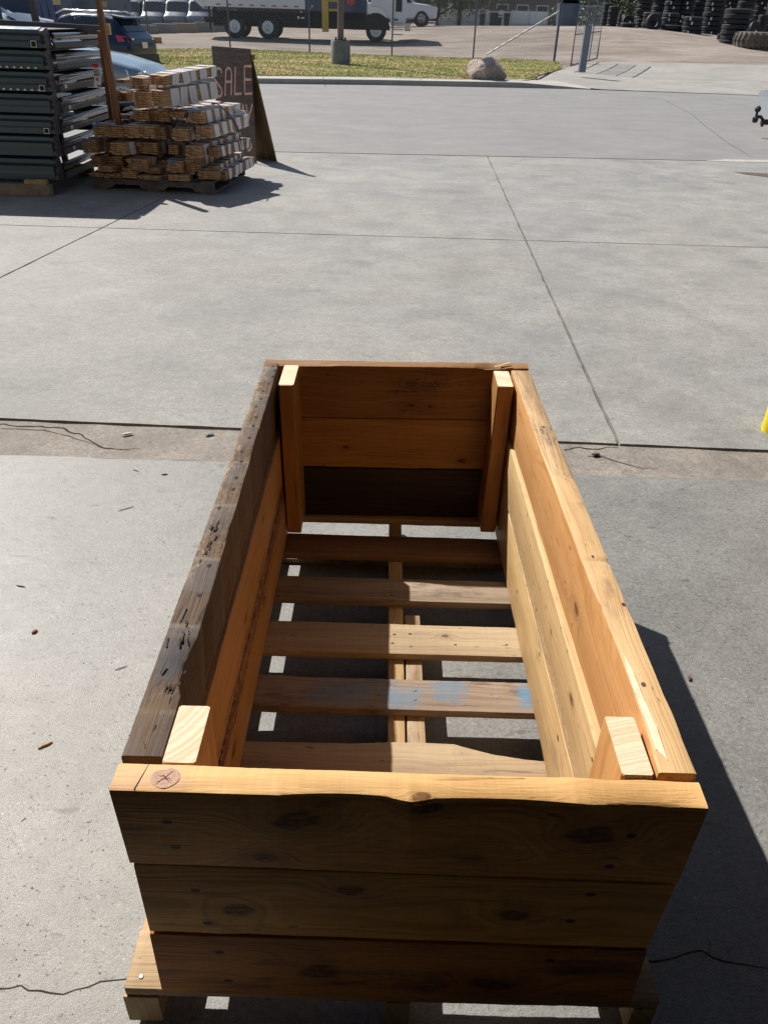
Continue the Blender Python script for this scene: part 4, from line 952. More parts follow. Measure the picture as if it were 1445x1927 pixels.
    a = AT(-60, 42, 6.62*U); b = AT(197, 57, 6.62*U)
    o = MB().bar(a, b, .035, .075).build('grey_plank', M_gs, bevel=.003); tag(o, 'long dark grey plank laid across the top of the steel frames', 'plank')
    o = MB().box((AT(202, 55, 6.66*U)), (.06, .06, .09)).build('wood_block', M_t2, bevel=.003); tag(o, 'small brown block at the end of the grey plank', 'wood block')
    # grey upright behind
    a = AT(68, 40, 6.9*U); b = AT(56, -20, 6.9*U)
    o = MB().bar((a.x+.05, a.y, .0), b, .06, .05, (0, 1, 0)).build('grey_post', M_gs, bevel=.004); tag(o, 'grey upright post rising behind the steel frames', 'post')
    a = AT(0, 20, 6.9*U); o = MB().bar((a.x, a.y, 0), (a.x-.02, a.y, 1.75), .05, .05, (0, 1, 0)).build('grey_post', M_gs, bevel=.004); tag(o, 'dark post at the far left edge behind the steel frames', 'post')
    # white tag
    c = AT(183, 142, 6.2*U); t = thing('hang_tag', 'white paper tag with red ends hanging on the steel frames', 'tag', (c.x, c.y, c.z))
    hgt = .19; mb = MB(); rr_ = random.Random(1)
    mb.add([(-.035+.01*math.sin(z*4), .004*math.sin(z*6), hgt*(.5-z)) for z in [k/8 for k in range(9)]]+[(.03+.01*math.sin(z*4), .004*math.sin(z*6), hgt*(.5-z)) for z in [k/8 for k in range(9)]], [(k, k+1, k+10, k+9) for k in range(8)])
    mb.build('paper', M_whitetag, t)
    M_rt = plain('red_print', (.5, .02, .04), .6); M_bt = plain('black_print', (.05, .05, .05), .6)
    MB().add([(-.034, -.006, .094), (.032, -.006, .094), (.03, -.008, .07), (0, -.008, .062), (-.036, -.008, .074)], [(0, 1, 2, 3, 4)]).build('red_header', M_rt, t)
    MB().add([(-.005, -.008, -.094), (.02, -.008, -.094), (.024, -.008, -.075), (.01, -.008, -.082), (-.01, -.008, -.07)], [(0, 1, 2, 3, 4)]).build('red_mark', M_rt, t)
    mb = MB()
    for r0, z in enumerate((.045, .03, .012, .002)):
        for k in range(6): mb.box((-.022+k*.009, -.0085, z), (.006, .0004, .008))
    mb.build('printed_text', M_bt, t)
    mb = MB()
    for k in range(7): mb.box((-.012+k*.004, -.0085, -.03), (.002, .0004, .028))
    mb.build('printed_code', M_bt, t)
frames()

# ---------------------------------------------------------------- vehicles
def catmull(st, sub=4):
    out = []
    for i in range(len(st)-1):
        p0, p1, p2, p3 = st[max(0, i-1)], st[i], st[i+1], st[min(len(st)-1, i+2)]
        for q in range(sub):
            t = q/sub
            out.append(tuple((a1*2+(a2-a0)*t*.6+((2*a0-5*a1+4*a2-a3)*.6-.8*a1+.8*a2)*0*t*t)/2 if False else a1+(a2-a1)*(t*t*(3-2*t)*.3+t*.7) for a0, a1, a2, a3 in zip(p0, p1, p2, p3)))
    out.append(st[-1]); return out
def wheel(parent, x, y, r, w_, side, rimmat, hub=None, rimr=.62):
    M = Matrix.Translation((x, y, r)) @ Matrix.Rotation(PI/2*-side, 4, 'X')
    mb = MB(); mb.lathe([(r*rimr, -w_/2), (r*.93, -w_/2), (r, -w_*.36), (r, w_*.36), (r*.93, w_/2), (r*rimr, w_/2)], 32, M)
    t = mb.build('wheel', M_black, parent, smooth=40)
    mb = MB(); mb.lathe([(r*rimr, w_*.5), (r*(rimr-.04), w_*.52), (r*(rimr-.1), w_*.36), (r*.3, w_*.40), (r*.24, w_*.5), (0, w_*.52)], 28, M); mb.build('rim', rimmat, t, smooth=40)
    mb = MB()
    for k in range(10 if hub else 5):
        a = 2*PI*k/(10 if hub else 5)
        if hub: q = M @ Vector((r*.19*math.cos(a), r*.19*math.sin(a), w_*.54)); mb.box(q, (.03, .03, .03))
        else:
            q = M @ Vector((r*.42*math.cos(a), r*.42*math.sin(a), w_*.40)); mb.lathe([(0, .01), (r*.10, .01)], 10, Matrix.Translation(q-M.to_3x3() @ Vector((0, 0, 0))) @ Matrix.Rotation(PI/2*-side, 4, 'X'))
    mb.build('wheel_detail', M_dark, t)
    return t
def car(name, label, cat, loc, rz, st, wheels, pm, lights=(), group=None, rack=False, tailcol=(.4, .02, .03)):
    """st: stations (x, zlow, zbelt, ztop, hw, hwtop, glass flag)"""
    root = thing(name, label, cat, loc, rz, group); S = catmull(st, 5); rings = []
    for (x, zl, zb, zt_, hw, ht, g) in S:
        r = [(0, zl), (hw*.85, zl), (hw*.97, zl+.06), (hw, zl+.22), (hw*1.0, (zl+zb)/2+.08), (hw*.975, zb-.03), (hw*.95, zb)]
        r += [(hw*.95+(ht-hw*.95)*.5, zb+(zt_-zb)*.5), (ht, zt_-.06*min(1, (zt_-zb)*4)), (ht*.88, zt_-.012), (ht*.5, zt_+.008), (0, zt_+.012)]
        rings.append([(x, y, z) for y, z in r]+[(x, -y, z) for y, z in r[-2:0:-1]])
    body = MB().loft(rings).build('body', pm, root, smooth=35)
    n = 22
    for side in (1, -1):
        mb = MB(); run = []
        for i in range(len(S)-1):
            if S[i][6] > .5 and S[i+1][6] > .5 and S[i][3]-S[i][2] > .18 and S[i+1][3]-S[i+1][2] > .18: run.append(i)
        for i in run:
            if (i-run[0]) % 9 == 8: continue
            q = []
            for s_ in (S[i], S[i+1]):
                (x, zl, zb, zt_, hw, ht, g) = s_
                for f in (.10, .84): y = hw*.95+(ht-hw*.95)*f; q.append((x, side*(y+.012), zb+(zt_-zb)*f))
            mb.add([q[0], q[2], q[3], q[1]], [(0, 1, 2, 3)])
        if mb.v: mb.build('side_window', M_glass, root, smooth=60)
    # wind screens: runs where ztop slopes
    for a, b, nm in [l for l in lights if l[2] in ('windscreen', 'rear_window')]:
        mb = MB()
        pts = [s_ for s_ in S if min(a, b) <= s_[0] <= max(a, b)]
        L = [(s_[0], s_[5]*.86, s_[3]+.012) for s_ in pts]; M_ = [(s_[0], 0, s_[3]+.03) for s_ in pts]; R_ = [(s_[0], -s_[5]*.86, s_[3]+.012) for s_ in pts]; k = len(pts)
        mb.add(L+M_+R_, [(i, i+1, k+i+1, k+i) for i in range(k-1)]+[(k+i, k+i+1, 2*k+i+1, 2*k+i) for i in range(k-1)]); mb.build(nm, M_glass, root, smooth=60)
    rm = plain('alloy_rim', (.35, .36, .38), .3, .8)
    for x, y, r in wheels:
        for sd in (1, -1):
            mb = MB(); mb.lathe([(0, 0), (r*1.16, 0), (r*1.16, -.1)], 24, Matrix.Translation((x, sd*(y-.015), r)) @ Matrix.Rotation(PI/2*-sd, 4, 'X')); mb.build('wheel_arch', M_dark, root)
            wheel(root, x, sd*(y-.085), r, .21, sd, rm)
    return root
M_navy = paint('navy_paint', (.006, .018, .05), .4, .18, .03)
M_ltblue = paint('pale_blue_paint', (.24, .33, .40), .5, .25, .1)
M_silver = paint('silver_paint', (.42, .46, .54), .6, .3)
M_white = paint('white_paint', (.72, .74, .76), .0, .35)
M_tail = plain('red_lens', (.45, .02, .05), .15, coat=1.0); M_lens = plain('clear_lens', (.7, .7, .75), .1, .3, coat=1.0)
# navy suv : rear end to the right (+x rear): stations from front (-) to rear
q = AT(280, 100, 27.5); gS = q.z-.62
suv = [(-2.25, .45, .75, .80, .62, .55, 0), (-2.1, .3, .85, .92, .85, .7, 0), (-1.2, .25, .98, 1.05, .9, .74, 0), (-.75, .25, 1.0, 1.12, .91, .72, 0), (-.1, .25, 1.02, 1.56, .92, .62, 1), (.3, .25, 1.04, 1.64, .92, .64, 1), (1.2, .25, 1.06, 1.63, .92, .64, 1), (1.75, .25, 1.08, 1.56, .91, .62, 1), (1.98, .28, 1.1, 1.30, .88, .66, 0), (2.16, .32, 1.04, 1.1, .84, .72, 0), (2.27, .42, .95, 1.0, .78, .7, 0), (2.29, .5, .85, .9, .7, .66, 0)]
sv = car('parked_suv', 'dark navy SUV with roof rails, seen from behind above the board stack', 'car', (q.x-2.25, 27.8, gS), math.radians(-14), suv, [(-1.35, .91, .36), (1.4, .91, .36)], M_navy, [(-.7, -.15, 'windscreen'), (1.72, 2.1, 'rear_window')])
for sd in (1, -1):
    MB().tube([(-.2, sd*.66, 1.6), (.1, sd*.68, 1.70), (1.4, sd*.68, 1.69), (1.7, sd*.66, 1.6)], .022, 8).build('roof_rail', M_chrome, sv, smooth=60)
    o = MB().hexa([(2.0, sd*.62, .93), (2.26, sd*.50, .93), (2.26, sd*.78, .93), (1.93, sd*.91, .93), (1.98, sd*.62, 1.1), (2.19, sd*.52, 1.08), (2.13, sd*.80, 1.08), (1.86, sd*.91, 1.1)]).build('tail_light', M_tail, sv, smooth=30)
    MB().box((2.262, sd*.60, 1.0), (.02, .12, .06)).build('reverse_lens', M_lens, o)
MB().prism([(1.66, -.6, 1.6), (1.98, -.56, 1.56), (1.99, -.55, 1.52), (1.66, -.6, 1.545)], (0, 1.2, 0)).build('roof_spoiler', M_navy, sv)
MB().box((2.28, 0, .42), (.12, 1.62, .34)).build('rear_bumper', plain('dark_bumper', (.05, .05, .06), .5), sv, bevel=.04)
pl = MB().box((2.305, 0, .84), (.012, .32, .16)).build('number_plate', M_lens, sv)
MB().tube([(1.3, 0, 1.62), (1.25, 0, 1.84)], .006, 5).build('aerial', M_black, sv)
# pale blue sedan on the street, bonnet to the right
q = AT(312, 138, 13.6); 
sed = [(-2.3, .4, .8, .86, .7, .6, 0), (-2.2, .3, .9, 1.0, .82, .7, 0), (-1.6, .25, .95, 1.06, .88, .68, 0), (-1.0, .25, .96, 1.33, .89, .58, 1), (-.5, .22, .97, 1.42, .89, .58, 1), (.15, .22, .96, 1.40, .89, .58, 1), (.55, .22, .95, 1.22, .89, .62, 1), (1.0, .22, .93, .99, .88, .72, 0), (1.6, .22, .86, .90, .87, .74, 0), (2.1, .25, .74, .78, .82, .7, 0), (2.32, .3, .62, .66, .7, .62, 0), (2.38, .36, .55, .58, .6, .55, 0)]
cr_ = car('parked_sedan', 'pale blue grey sedan glimpsed through the steel frames, bonnet behind the stakes', 'car', (q.x-2.36, 13.6, -.0), math.radians(0), sed, [(-1.4, .88, .33), (1.42, .88, .33)], M_ltblue, [(.1, 1.0, 'windscreen'), (-1.55, -1.0, 'rear_window')])
for sd in (1, -1): MB().hexa([(2.1, sd*.5, .62), (2.33, sd*.45, .6), (2.22, sd*.74, .6), (2.0, sd*.83, .62), (2.1, sd*.5, .72), (2.26, sd*.47, .69), (2.18, sd*.72, .69), (1.96, sd*.82, .75)]).build('headlight', M_lens, cr_)
# silver wagon top left
q = AT(0, 50, 33.0)
sil = [tuple([a[0]*1.05]+list(a[1:])) for a in suv]
o = car('parked_wagon', 'silver grey wagon at the top left corner beyond the dark post', 'car', (q.x-.3, 33.0, AT(20, 40, 33).z-.85), math.radians(20)+PI, sil, [(-1.4, .91, .36), (1.45, .91, .36)], M_silver, [(-.7, -.15, 'windscreen'), (1.72, 2.1, 'rear_window')])
for sd in (1, -1): MB().box((2.2, sd*.72, 1.0), (.2, .24, .16)).build('tail_light', M_tail, o)

# white pickup hitch at the right edge
def hitch():
    p = AT(1428, 172, 10.6*1.0*U)
    Y = p.y; t = thing('pickup_truck', 'silver white pickup tailgate with black tow hitch entering at the right edge', 'pickup', (AT(1428, 172, Y+1.8).x, Y, 0), 0)
    zt_ = AT(1428, 172, Y+1.8).z; k = AT(1445, 213, Y)
    M_pk = paint('pickup_silver', (.38, .41, .46), .4, .3)
    # tailgate/bumper corner facing left
    zb = AT(1428, 202, Y+1.8).z
    mb = MB(); mb.loft([[(x, y0_, z) for y0_, z in ((-.0, zt_-.02), (.02, zt_+.02), (1.75, zt_+.02), (1.8, zt_-.02), (1.8, zb+.05), (1.6, zb-.08), (.15, zb-.1), (0, zb))] for x in (0, .04, 2.4)]); mb.build('bed', M_pk, t, smooth=25)
    mb = MB(); mb.loft([[(x, y0_, z) for y0_, z in ((-.06, .55), (-.06, .72), (1.86, .72), (1.86, .55))] for x in (-.02, .22)])
    mb = MB(); mb.hexa([(2.4, 0, .4), (5.3, 0, .4), (5.3, 1.85, .4), (2.4, 1.85, .4), (2.5, .1, 1.75), (4.1, .1, 1.75), (4.1, 1.75, 1.75), (2.5, 1.75, 1.75)]); mb.build('cab', M_pk, t)
    for x in (1.2, 4.5):
        for yy in (.1, 1.75): wheel(t, x, yy, .38, .24, -1 if yy < 1 else 1, M_chrome)
    h = AT(1440, 225, Y+.9)
    a = AT(1445, 226, Y+.9); zc = a.z-.03
    hx = AT(1417, 220, Y).x-t.location.x
    x_ = AT(1417, 220, Y+.9).x-t.location.x+.05
    mb = MB(); mb.box((x_+.55, .9, zc), (.9, .07, .08)); hb = mb.build('tow_bar', M_black, t)
    MB().tube([(x_+.13, .9, zc-.07), (x_+.12, .9, zc+.03), (x_+.07, .9, zc+.075), (x_-.0, .9, zc+.075)], .026, 8).build('drop_mount', M_black, hb, smooth=50)
    MB().lathe([(0, -.08), (.04, -.07), (.05, 0), (.02, .02), (.02, .08), (.045, .10), (.05, .14), (.03, .17), (0, .18)], 16, Matrix.Translation((x_-.01, .9, zc+.06))).build('tow_ball', M_black, hb, smooth=40)
    MB().box((.005, .4, zt_-.2), (.03, .3, .1)).build('lamp', M_lens, t)
hitch()

# ---------------------------------------------------------------- refuse truck
def truck():
    Y = 46.0; a = AT(443, 71, Y); b = AT(505, 71, Y); c = AT(707, 79, Y); g = (a.z+c.z)/2
    r = .52
    ang = math.atan2(c.z-a.z, c.x-a.x)
    t = thing('refuse_truck', 'white and blue refuse truck with yellow lift arm parked behind the fence', 'truck', (a.x, Y, a.z-.02)); t.rotation_euler = (0, -ang, 0)
    def X(px): return (AT(px, 50, Y).x-a.x)
    M_tw = paint('truck_white', (.82, .84, .87), 0, .35); M_tb = paint('truck_blue', (.015, .04, .16), .1, .35, .05); M_ty = paint('lift_yellow', (.62, .40, .02), 0, .5); M_rf = plain('red_reflector', (.5, .04, .04), .4)
    zr = lambda px, py: AT(px, py, Y).z-a.z-(X(px))*math.tan(ang)
    # chassis
    MB().box(((X(383)+X(720))/2, .9, .78), (X(720)-X(383), .9, .26)).build('chassis', M_dark, t)
    MB().box(((X(400)+X(695))/2, .75, .86), (X(695)-X(400), .8, .66)).build('undercarriage', M_dark, t)
    x0, x1 = X(405), X(575)
    zb = zr(443, 12)
    mb = MB(); mb.loft([[(x, 0+o, zb), (x, 0+o, zb+.55), (x, .1, zb+.6), (x, .1, 3.4), (x, 2.3, 3.4), (x, 2.4, zb+.55), (x, 2.4, zb)] for x, o in ((x0-.5, 0), (x0, 0), (x1, 0))]); mb.build('hopper_body', M_tw, t)
    MB().loft([[(x0-1.2, .1, zb+.2+.5*k), (x0-.52, .1, zb-.1), (x0-.52, .1, 3.2), (x0-1.3, .1, 3.0)] and [(x0-.52, .05+k*2.3, zb-.12), (x0-.52, .05+k*2.3, 3.2), (x0-1.5, .05+k*2.3, 3.0), (x0-1.3, .05+k*2.3, zb+.5)] for k in (0, 1)]).build('tailgate', M_tw, t)
    for k in range(8): MB().box((x0+.25+k*(x1-x0-.4)/7.5, -.008, zb+.09), (.22, .006, .055)).build('reflector', M_rf, t)
    MB().box((x0-.95, .05, zb+.45), (.05, .03, .5)).build('reflector', M_rf, t)
    MB().box(((x1+X(690))/2, 1.15, 1.95), (X(690)-x1, 2.1, 2.2)).build('side_body', M_tb, t)
    MB().box(((x1+X(690))/2, .35, 1.03), (X(690)-x1-.1, .5, .5)).build('under_tank', M_dark, t)
    xm = X(613); MB().box((xm, -.14, 1.55), (.33, .22, 2.3)).build('lift_mast', M_ty, t)
    for z in (1.35, 1.75, 2.15): MB().box((xm+.35, -.05, z), (.5, .12, .1)).build('lift_rung', M_ty, t)
    M_rd = paint('valve_red', (.45, .03, .03), 0, .5)
    MB().lathe([(0, 0), (.22, 0), (.24, .1), (.2, .2), (0, .2)], 16, Matrix.Translation((X(660), .02, 1.75)) @ Matrix.Rotation(PI/2, 4, 'X')).build('hose_reel', M_rd, t, smooth=40)
    rr_ = random.Random(8)
    for k in range(7): MB().box((X(590+rr_.uniform(-30, 95)), -.03, rr_.uniform(.8, 1.5)), (rr_.uniform(.06, .16), .05, rr_.uniform(.05, .12))).build('side_fitting', [M_galv, M_tw, M_ty][k % 3], t)
    for px in (668, 676): MB().tube([(X(px), -.04, .5), (X(px), -.04, 2.4)], .02, 6).build('hose', M_black, t)
    MB().tube([(X(396), .1, .35), (X(396), .1, zb+.1)], .05, 6).build('rear_support', M_dark, t)
    # cab
    c0, c1 = X(697), X(763)
    mb = MB(); prof = [(c0+.0, 1.55), (c0, 3.0), (c1-.1, 3.0), (c1+.02, 1.9), (c1+.02, .95), (c1-.1, .75), (X(735), .75), (X(733), 1.05), (X(722), 1.4), (X(712), 1.55)]
    mb.prism([(x, .02, z) for x, z in prof], (0, 2.3, 0)); cab = mb.build('cab', M_tw, t, bevel=.03)
    dr = MB().box(((X(742)+X(757))/2, .0, 1.75), (X(757)-X(742), .03, 1.7)).build('cab_door', M_tw, t, bevel=.01)
    MB().box(((X(745)+X(754))/2, -.02, 1.72), (.32, .02, .72)).build('door_window', M_dark, dr, bevel=.05)
    MB().box((X(745), -.02, 1.02), (.2, .02, .1)).build('door_emblem', plain('dark_emblem', (.1, .08, .09), .4), dr)
    M_r2 = plain('red_lettering', (.5, .04, .03), .5)
    for dx, h_ in ((0, .3), (.14, .22), (-.12, .15)): MB().box((X(722)+dx-.1, -.0, 2.05), (.07, .02, h_)).build('red_mark', M_r2, cab)
    for k, z in enumerate((.88, .6, .38)): MB().box((X(748), -.02+0*k, z), (.55, .3, .05)).build('cab_step', M_galv, t)
    MB().box((c1+.12, 1.15, .72), (.3, 2.3, .35)).build('front_bumper', M_chrome, t, bevel=.04)
    MB().tube([(c1+.1, -.1, 1.0), (c1+.28, -.2, 1.3)], .02, 6).build('mirror_arm', M_chrome, t)
    mb = MB(); pr = [(math.cos(k*PI/14)*.74+X(707), math.sin(k*PI/14)*.74+.55) for k in range(15)]
    mb.prism([(x, -.01, z) for x, z in pr], (0, .4, 0)); mb.build('wheel_arch', M_dark, t)
    M_rim = plain('white_rim', (.9, .91, .92), .35, .2)
    for x in (0, b.x-a.x, c.x-a.x):
        for yy, sd in ((.16, -1), (2.2, 1)): wheel(t, x, yy, r, .3, sd, M_rim, hub=True, rimr=.56)
    for x in (0, b.x-a.x): MB().box((x, .5, .95), (1.25, 1.0, .14)).build('mudguard', M_dark, t)
truck()

# white pickup behind the truck, and row of parked vans far left
q = AT(790, 48, 60)
pk = [(-2.9, .5, .95, 1.0, .85, .8, 0), (-2.8, .4, 1.1, 1.15, .95, .85, 0), (-1.0, .35, 1.15, 1.2, .98, .85, 0), (-.7, .35, 1.2, 1.75, .98, .68, 1), (-.3, .35, 1.2, 1.9, .98, .7, 1), (.7, .35, 1.2, 1.88, .98, .7, 1), (1.2, .35, 1.2, 1.5, .98, .75, 1), (1.5, .35, 1.2, 1.26, .98, .85, 0), (2.4, .35, 1.12, 1.18, .97, .88, 0), (2.85, .4, 1.0, 1.06, .9, .82, 0), (2.95, .5, .8, .85, .8, .78, 0)]
o = car('parked_pickup', 'white pickup whose bonnet and front wheel show beyond the truck cab', 'pickup', (q.x-1.9, 60, q.z-.02), 0, pk, [(-1.9, .98, .42), (1.95, .98, .42)], M_white, [(.65, 1.35, 'windscreen')])
for sd in (1, -1): MB().box((2.9, sd*.7, .95), (.12, .3, .25)).build('headlight', M_lens, o)
vanst = [(-2.3, .5, 1.2, 1.9, .85, .75, 0), (-2.2, .35, 1.2, 2.05, .92, .8, 0), (.8, .3, 1.2, 2.1, .94, .8, 1), (1.2, .3, 1.15, 1.95, .94, .78, 1), (1.75, .3, 1.05, 1.35, .94, .78, 0), (2.2, .35, .95, 1.1, .9, .8, 0), (2.4, .45, .75, .85, .8, .75, 0)]
wh_names = ['leftmost', 'second from the left', 'third from the left', 'rightmost']
M_vb = paint('pale_van_paint', (.07, .095, .14), .2, .35)
for k, px in enumerate((256, 302, 344, 386)):
    q = AT(px, 40, 66); z = AT(px, 41, 66).z-.75
    if k == 0: van0 = car('parked_van', 'x', 'van', (q.x, 66, z), -PI/2, vanst, [(-1.4, .94, .35), (1.45, .94, .35)], M_vb, [(1.15, 1.78, 'windscreen')], 'pale vans parked nose out behind the block wall'); v = van0
    else: v = dup(van0, (q.x, 66, z))
    v['label'] = 'pale blue grey van behind the concrete block wall, %s' % wh_names[k]

# ---------------------------------------------------------------- concrete blocks, timber, dumpsters, far buildings
M_blk = plain('block_concrete', (.20, .195, .20), .85, var=.15, scale=2); M_blk2 = plain('block_concrete_brown', (.27, .215, .18), .85, var=.15, scale=2)
edges = [(250, 70), (290, 71), (327, 70), (366, 65), (398, 61), (432, 58)]
tops = [46, 44, 43, 41, 39, 36]
for k in range(5):
    Yb = 50+1.6*k; a = AT(edges[k][0], edges[k][1], Yb); b = AT(edges[k+1][0]+2, edges[k][1], Yb); zt_ = AT(edges[k][0], tops[k], Yb).z
    t = MB().box(((a.x+b.x)/2, Yb+.4, (a.z-.3+zt_)/2), (b.x-a.x, .8, zt_-a.z+.3)).build('concrete_block', M_blk2 if k == 2 else M_blk, bevel=.03)
    tag(t, ['grey concrete block nearest the navy SUV in the wall', 'second concrete block of the wall from the navy SUV', 'brownish concrete block in the middle of the wall', 'fourth concrete block of the wall from the SUV', 'concrete block right behind the rear of the refuse truck'][k], 'concrete block', 'concrete blocks walling the yard')
a = AT(288, 88, 42); o = MB().box((a.x-.4, 42, a.z+.2), (1.6, .5, .42)).build('timber_baulk', plain('orange_timber', (.42, .22, .08), .8, var=.3), bevel=.03)
tag(o, 'orange brown timber baulk lying by the foot of the block wall', 'timber')
def building(name, label, pxa, pxb, Y, zb, h, mat, win=None, dep=8, roofm=None):
    a, b = AT(pxa, 30, Y), AT(pxb, 30, Y); t = thing(name, label, 'building', (a.x, Y, zb))
    W_ = b.x-a.x; MB().box((W_/2, dep/2, h/2), (W_, dep, h)).build('wall', mat, t)
    MB().box((W_/2, dep/2, h+.1), (W_+.6, dep+.6, .2)).build('roof', roofm or M_greypaint, t)
    if win:
        nw, wy, ww, wh_ = win
        for k in range(nw):
            x = W_*(k+.5)/nw
            f = MB().box((x, -.03, wy), (ww+.16, .06, wh_+.16)).build('window', M_white, t); MB().box((x, -.065, wy), (ww, .02, wh_)).build('pane', M_glass, f)
    return t
zg = gz(-20, 80)
building('office_building', 'blue grey building with small windows behind the row of vans', 195, 420, 84, gz(-18, 84)-.5, 7, plain('blue_grey_siding', (.11, .14, .19), .7, var=.15), (9, 2.6, 1.0, 1.4))
building('storage_building', 'dark slate building behind the dumpsters at the far left', -120, 195, 88, gz(-30, 80)-.5, 7, plain('slate_siding', (.07, .09, .13), .7, var=.15), (8, 3.0, 1.2, 1.2))
building('house', 'low brown house with a pale roof edge behind the white fence', 850, 1075, 104, 1.3, 3.3, plain('brown_wall', (.10, .08, .07), .8), (6, 1.6, 1.2, 1.0), 9, plain('tan_roof', (.34, .28, .24), .8))
building('warehouse_shed', 'dark shed behind the refuse truck', 420, 800, 98, 1.0, 8, plain('shed_siding', (.05, .055, .06), .7), (6, 3, 1.4, 1.2), 10)
# dumpsters
M_dump = paint('dumpster_blue', (.02, .06, .18), .1, .4, .1); M_dump2 = paint('dumpster_slate', (.07, .12, .19), .1, .5, .15)
for k, (pa, pb, pyb, Y, mt, lb) in enumerate(((70, 138, 24, 56, M_dump, 'deep blue dumpster with an angled lid just right of the silver wagon'), (140, 235, 27, 58, M_dump2, 'slate blue dumpster beside the deep blue one'))):
    a, b = AT(pa, pyb, Y), AT(pb, pyb, Y); zb = a.z-.5; W_ = b.x-a.x
    t = thing('dumpster', lb, 'dumpster', (a.x, Y, zb), 0, 'dumpsters at the back of the lot')
    mb = MB(); mb.hexa([(.1, .15, .12), (W_-.1, .15, .12), (W_-.1, 1.7, .12), (.1, 1.7, .12), (0, 0, 1.5), (W_, 0, 1.5), (W_, 1.9, 1.9), (0, 1.9, 1.9)]); mb.build('bin', mt, t)
    mb = MB(); mb.hexa([(0, -.03, 1.51), (W_, -.03, 1.51), (W_, 1.93, 1.91), (0, 1.93, 1.91), (0, -.03, 1.56), (W_, -.03, 1.56), (W_, 1.93, 1.96), (0, 1.93, 1.96)]); mb.build('lid', M_black, t)
    for q in range(5): MB().box((W_*(q+.5)/5, .06, .85), (.09, .1, 1.2)).build('rib', mt, t)
    for x in (-.04, W_+.04): MB().box((x, .9, .95), (.08, 1.1, .14)).build('fork_pocket', mt, t)
    MB().box((W_*.6, -.0, 1.1), (.5, .03, .3)).build('warning_label', plain('yellow_label', (.5, .42, .2), .6), t)
# white fence and dark boxes in the distance
a, b = AT(825, 49, 74), AT(1028, 51, 74); zt_ = AT(980, 20, 74).z
wf = thing('white_fence', 'long white sheeted fence at the back of the yard in front of the brown house', 'fence', (a.x, 74, a.z-.15))
Wf = b.x-a.x; M_wf = plain('white_sheet', (.62, .65, .66), .6, var=.1, scale=1.5)
npn = 6; hf = zt_-a.z+.15
for k in range(npn): MB().box((Wf*(k+.5)/npn, .04, hf/2), (Wf/npn-.08, .03, hf)).build('panel', M_wf, wf)
for k in range(npn+1): MB().box((Wf*k/npn, 0, hf/2), (.07, .07, hf+.1)).build('fence_post', M_galv, wf)
for z in (hf*.35, hf-.03): MB().box((Wf/2, -.03, z), (Wf, .04, .05)).build('rail', M_galv, wf)
for k, (pa, pb, ya, yb, lb) in enumerate(((902, 912, 22, 49, 'narrow tall dark container left of the far white fence panels'), (921, 936, 20, 48, 'dark container with a leaning lid in front of the far white fence'), (927, 943, 29, 50, 'square dark container standing lowest before the far white fence'), (947, 958, 21, 50, 'dark tapered container rightmost before the far white fence'))):
    Y = 68+k*.7; a, b = AT(pa, yb, Y), AT(pb, yb, Y); zt_ = AT(pa, ya, Y).z; W_ = b.x-a.x
    t = thing('waste_container', lb, 'container', (a.x, Y, a.z-.1), 0, 'dark containers by the white fence')
    MB().hexa([(.05, .05, 0), (W_-.05, .05, 0), (W_-.05, .7, 0), (.05, .7, 0), (0, 0, zt_-a.z), (W_, 0, zt_-a.z), (W_, .75, zt_-a.z), (0, .75, zt_-a.z)]).build('bin', M_black, t, bevel=.03)
    MB().box((W_/2, .37, zt_-a.z+.13), (W_+.05, .8, .07)).build('lid', M_dark, t, bevel=.02)
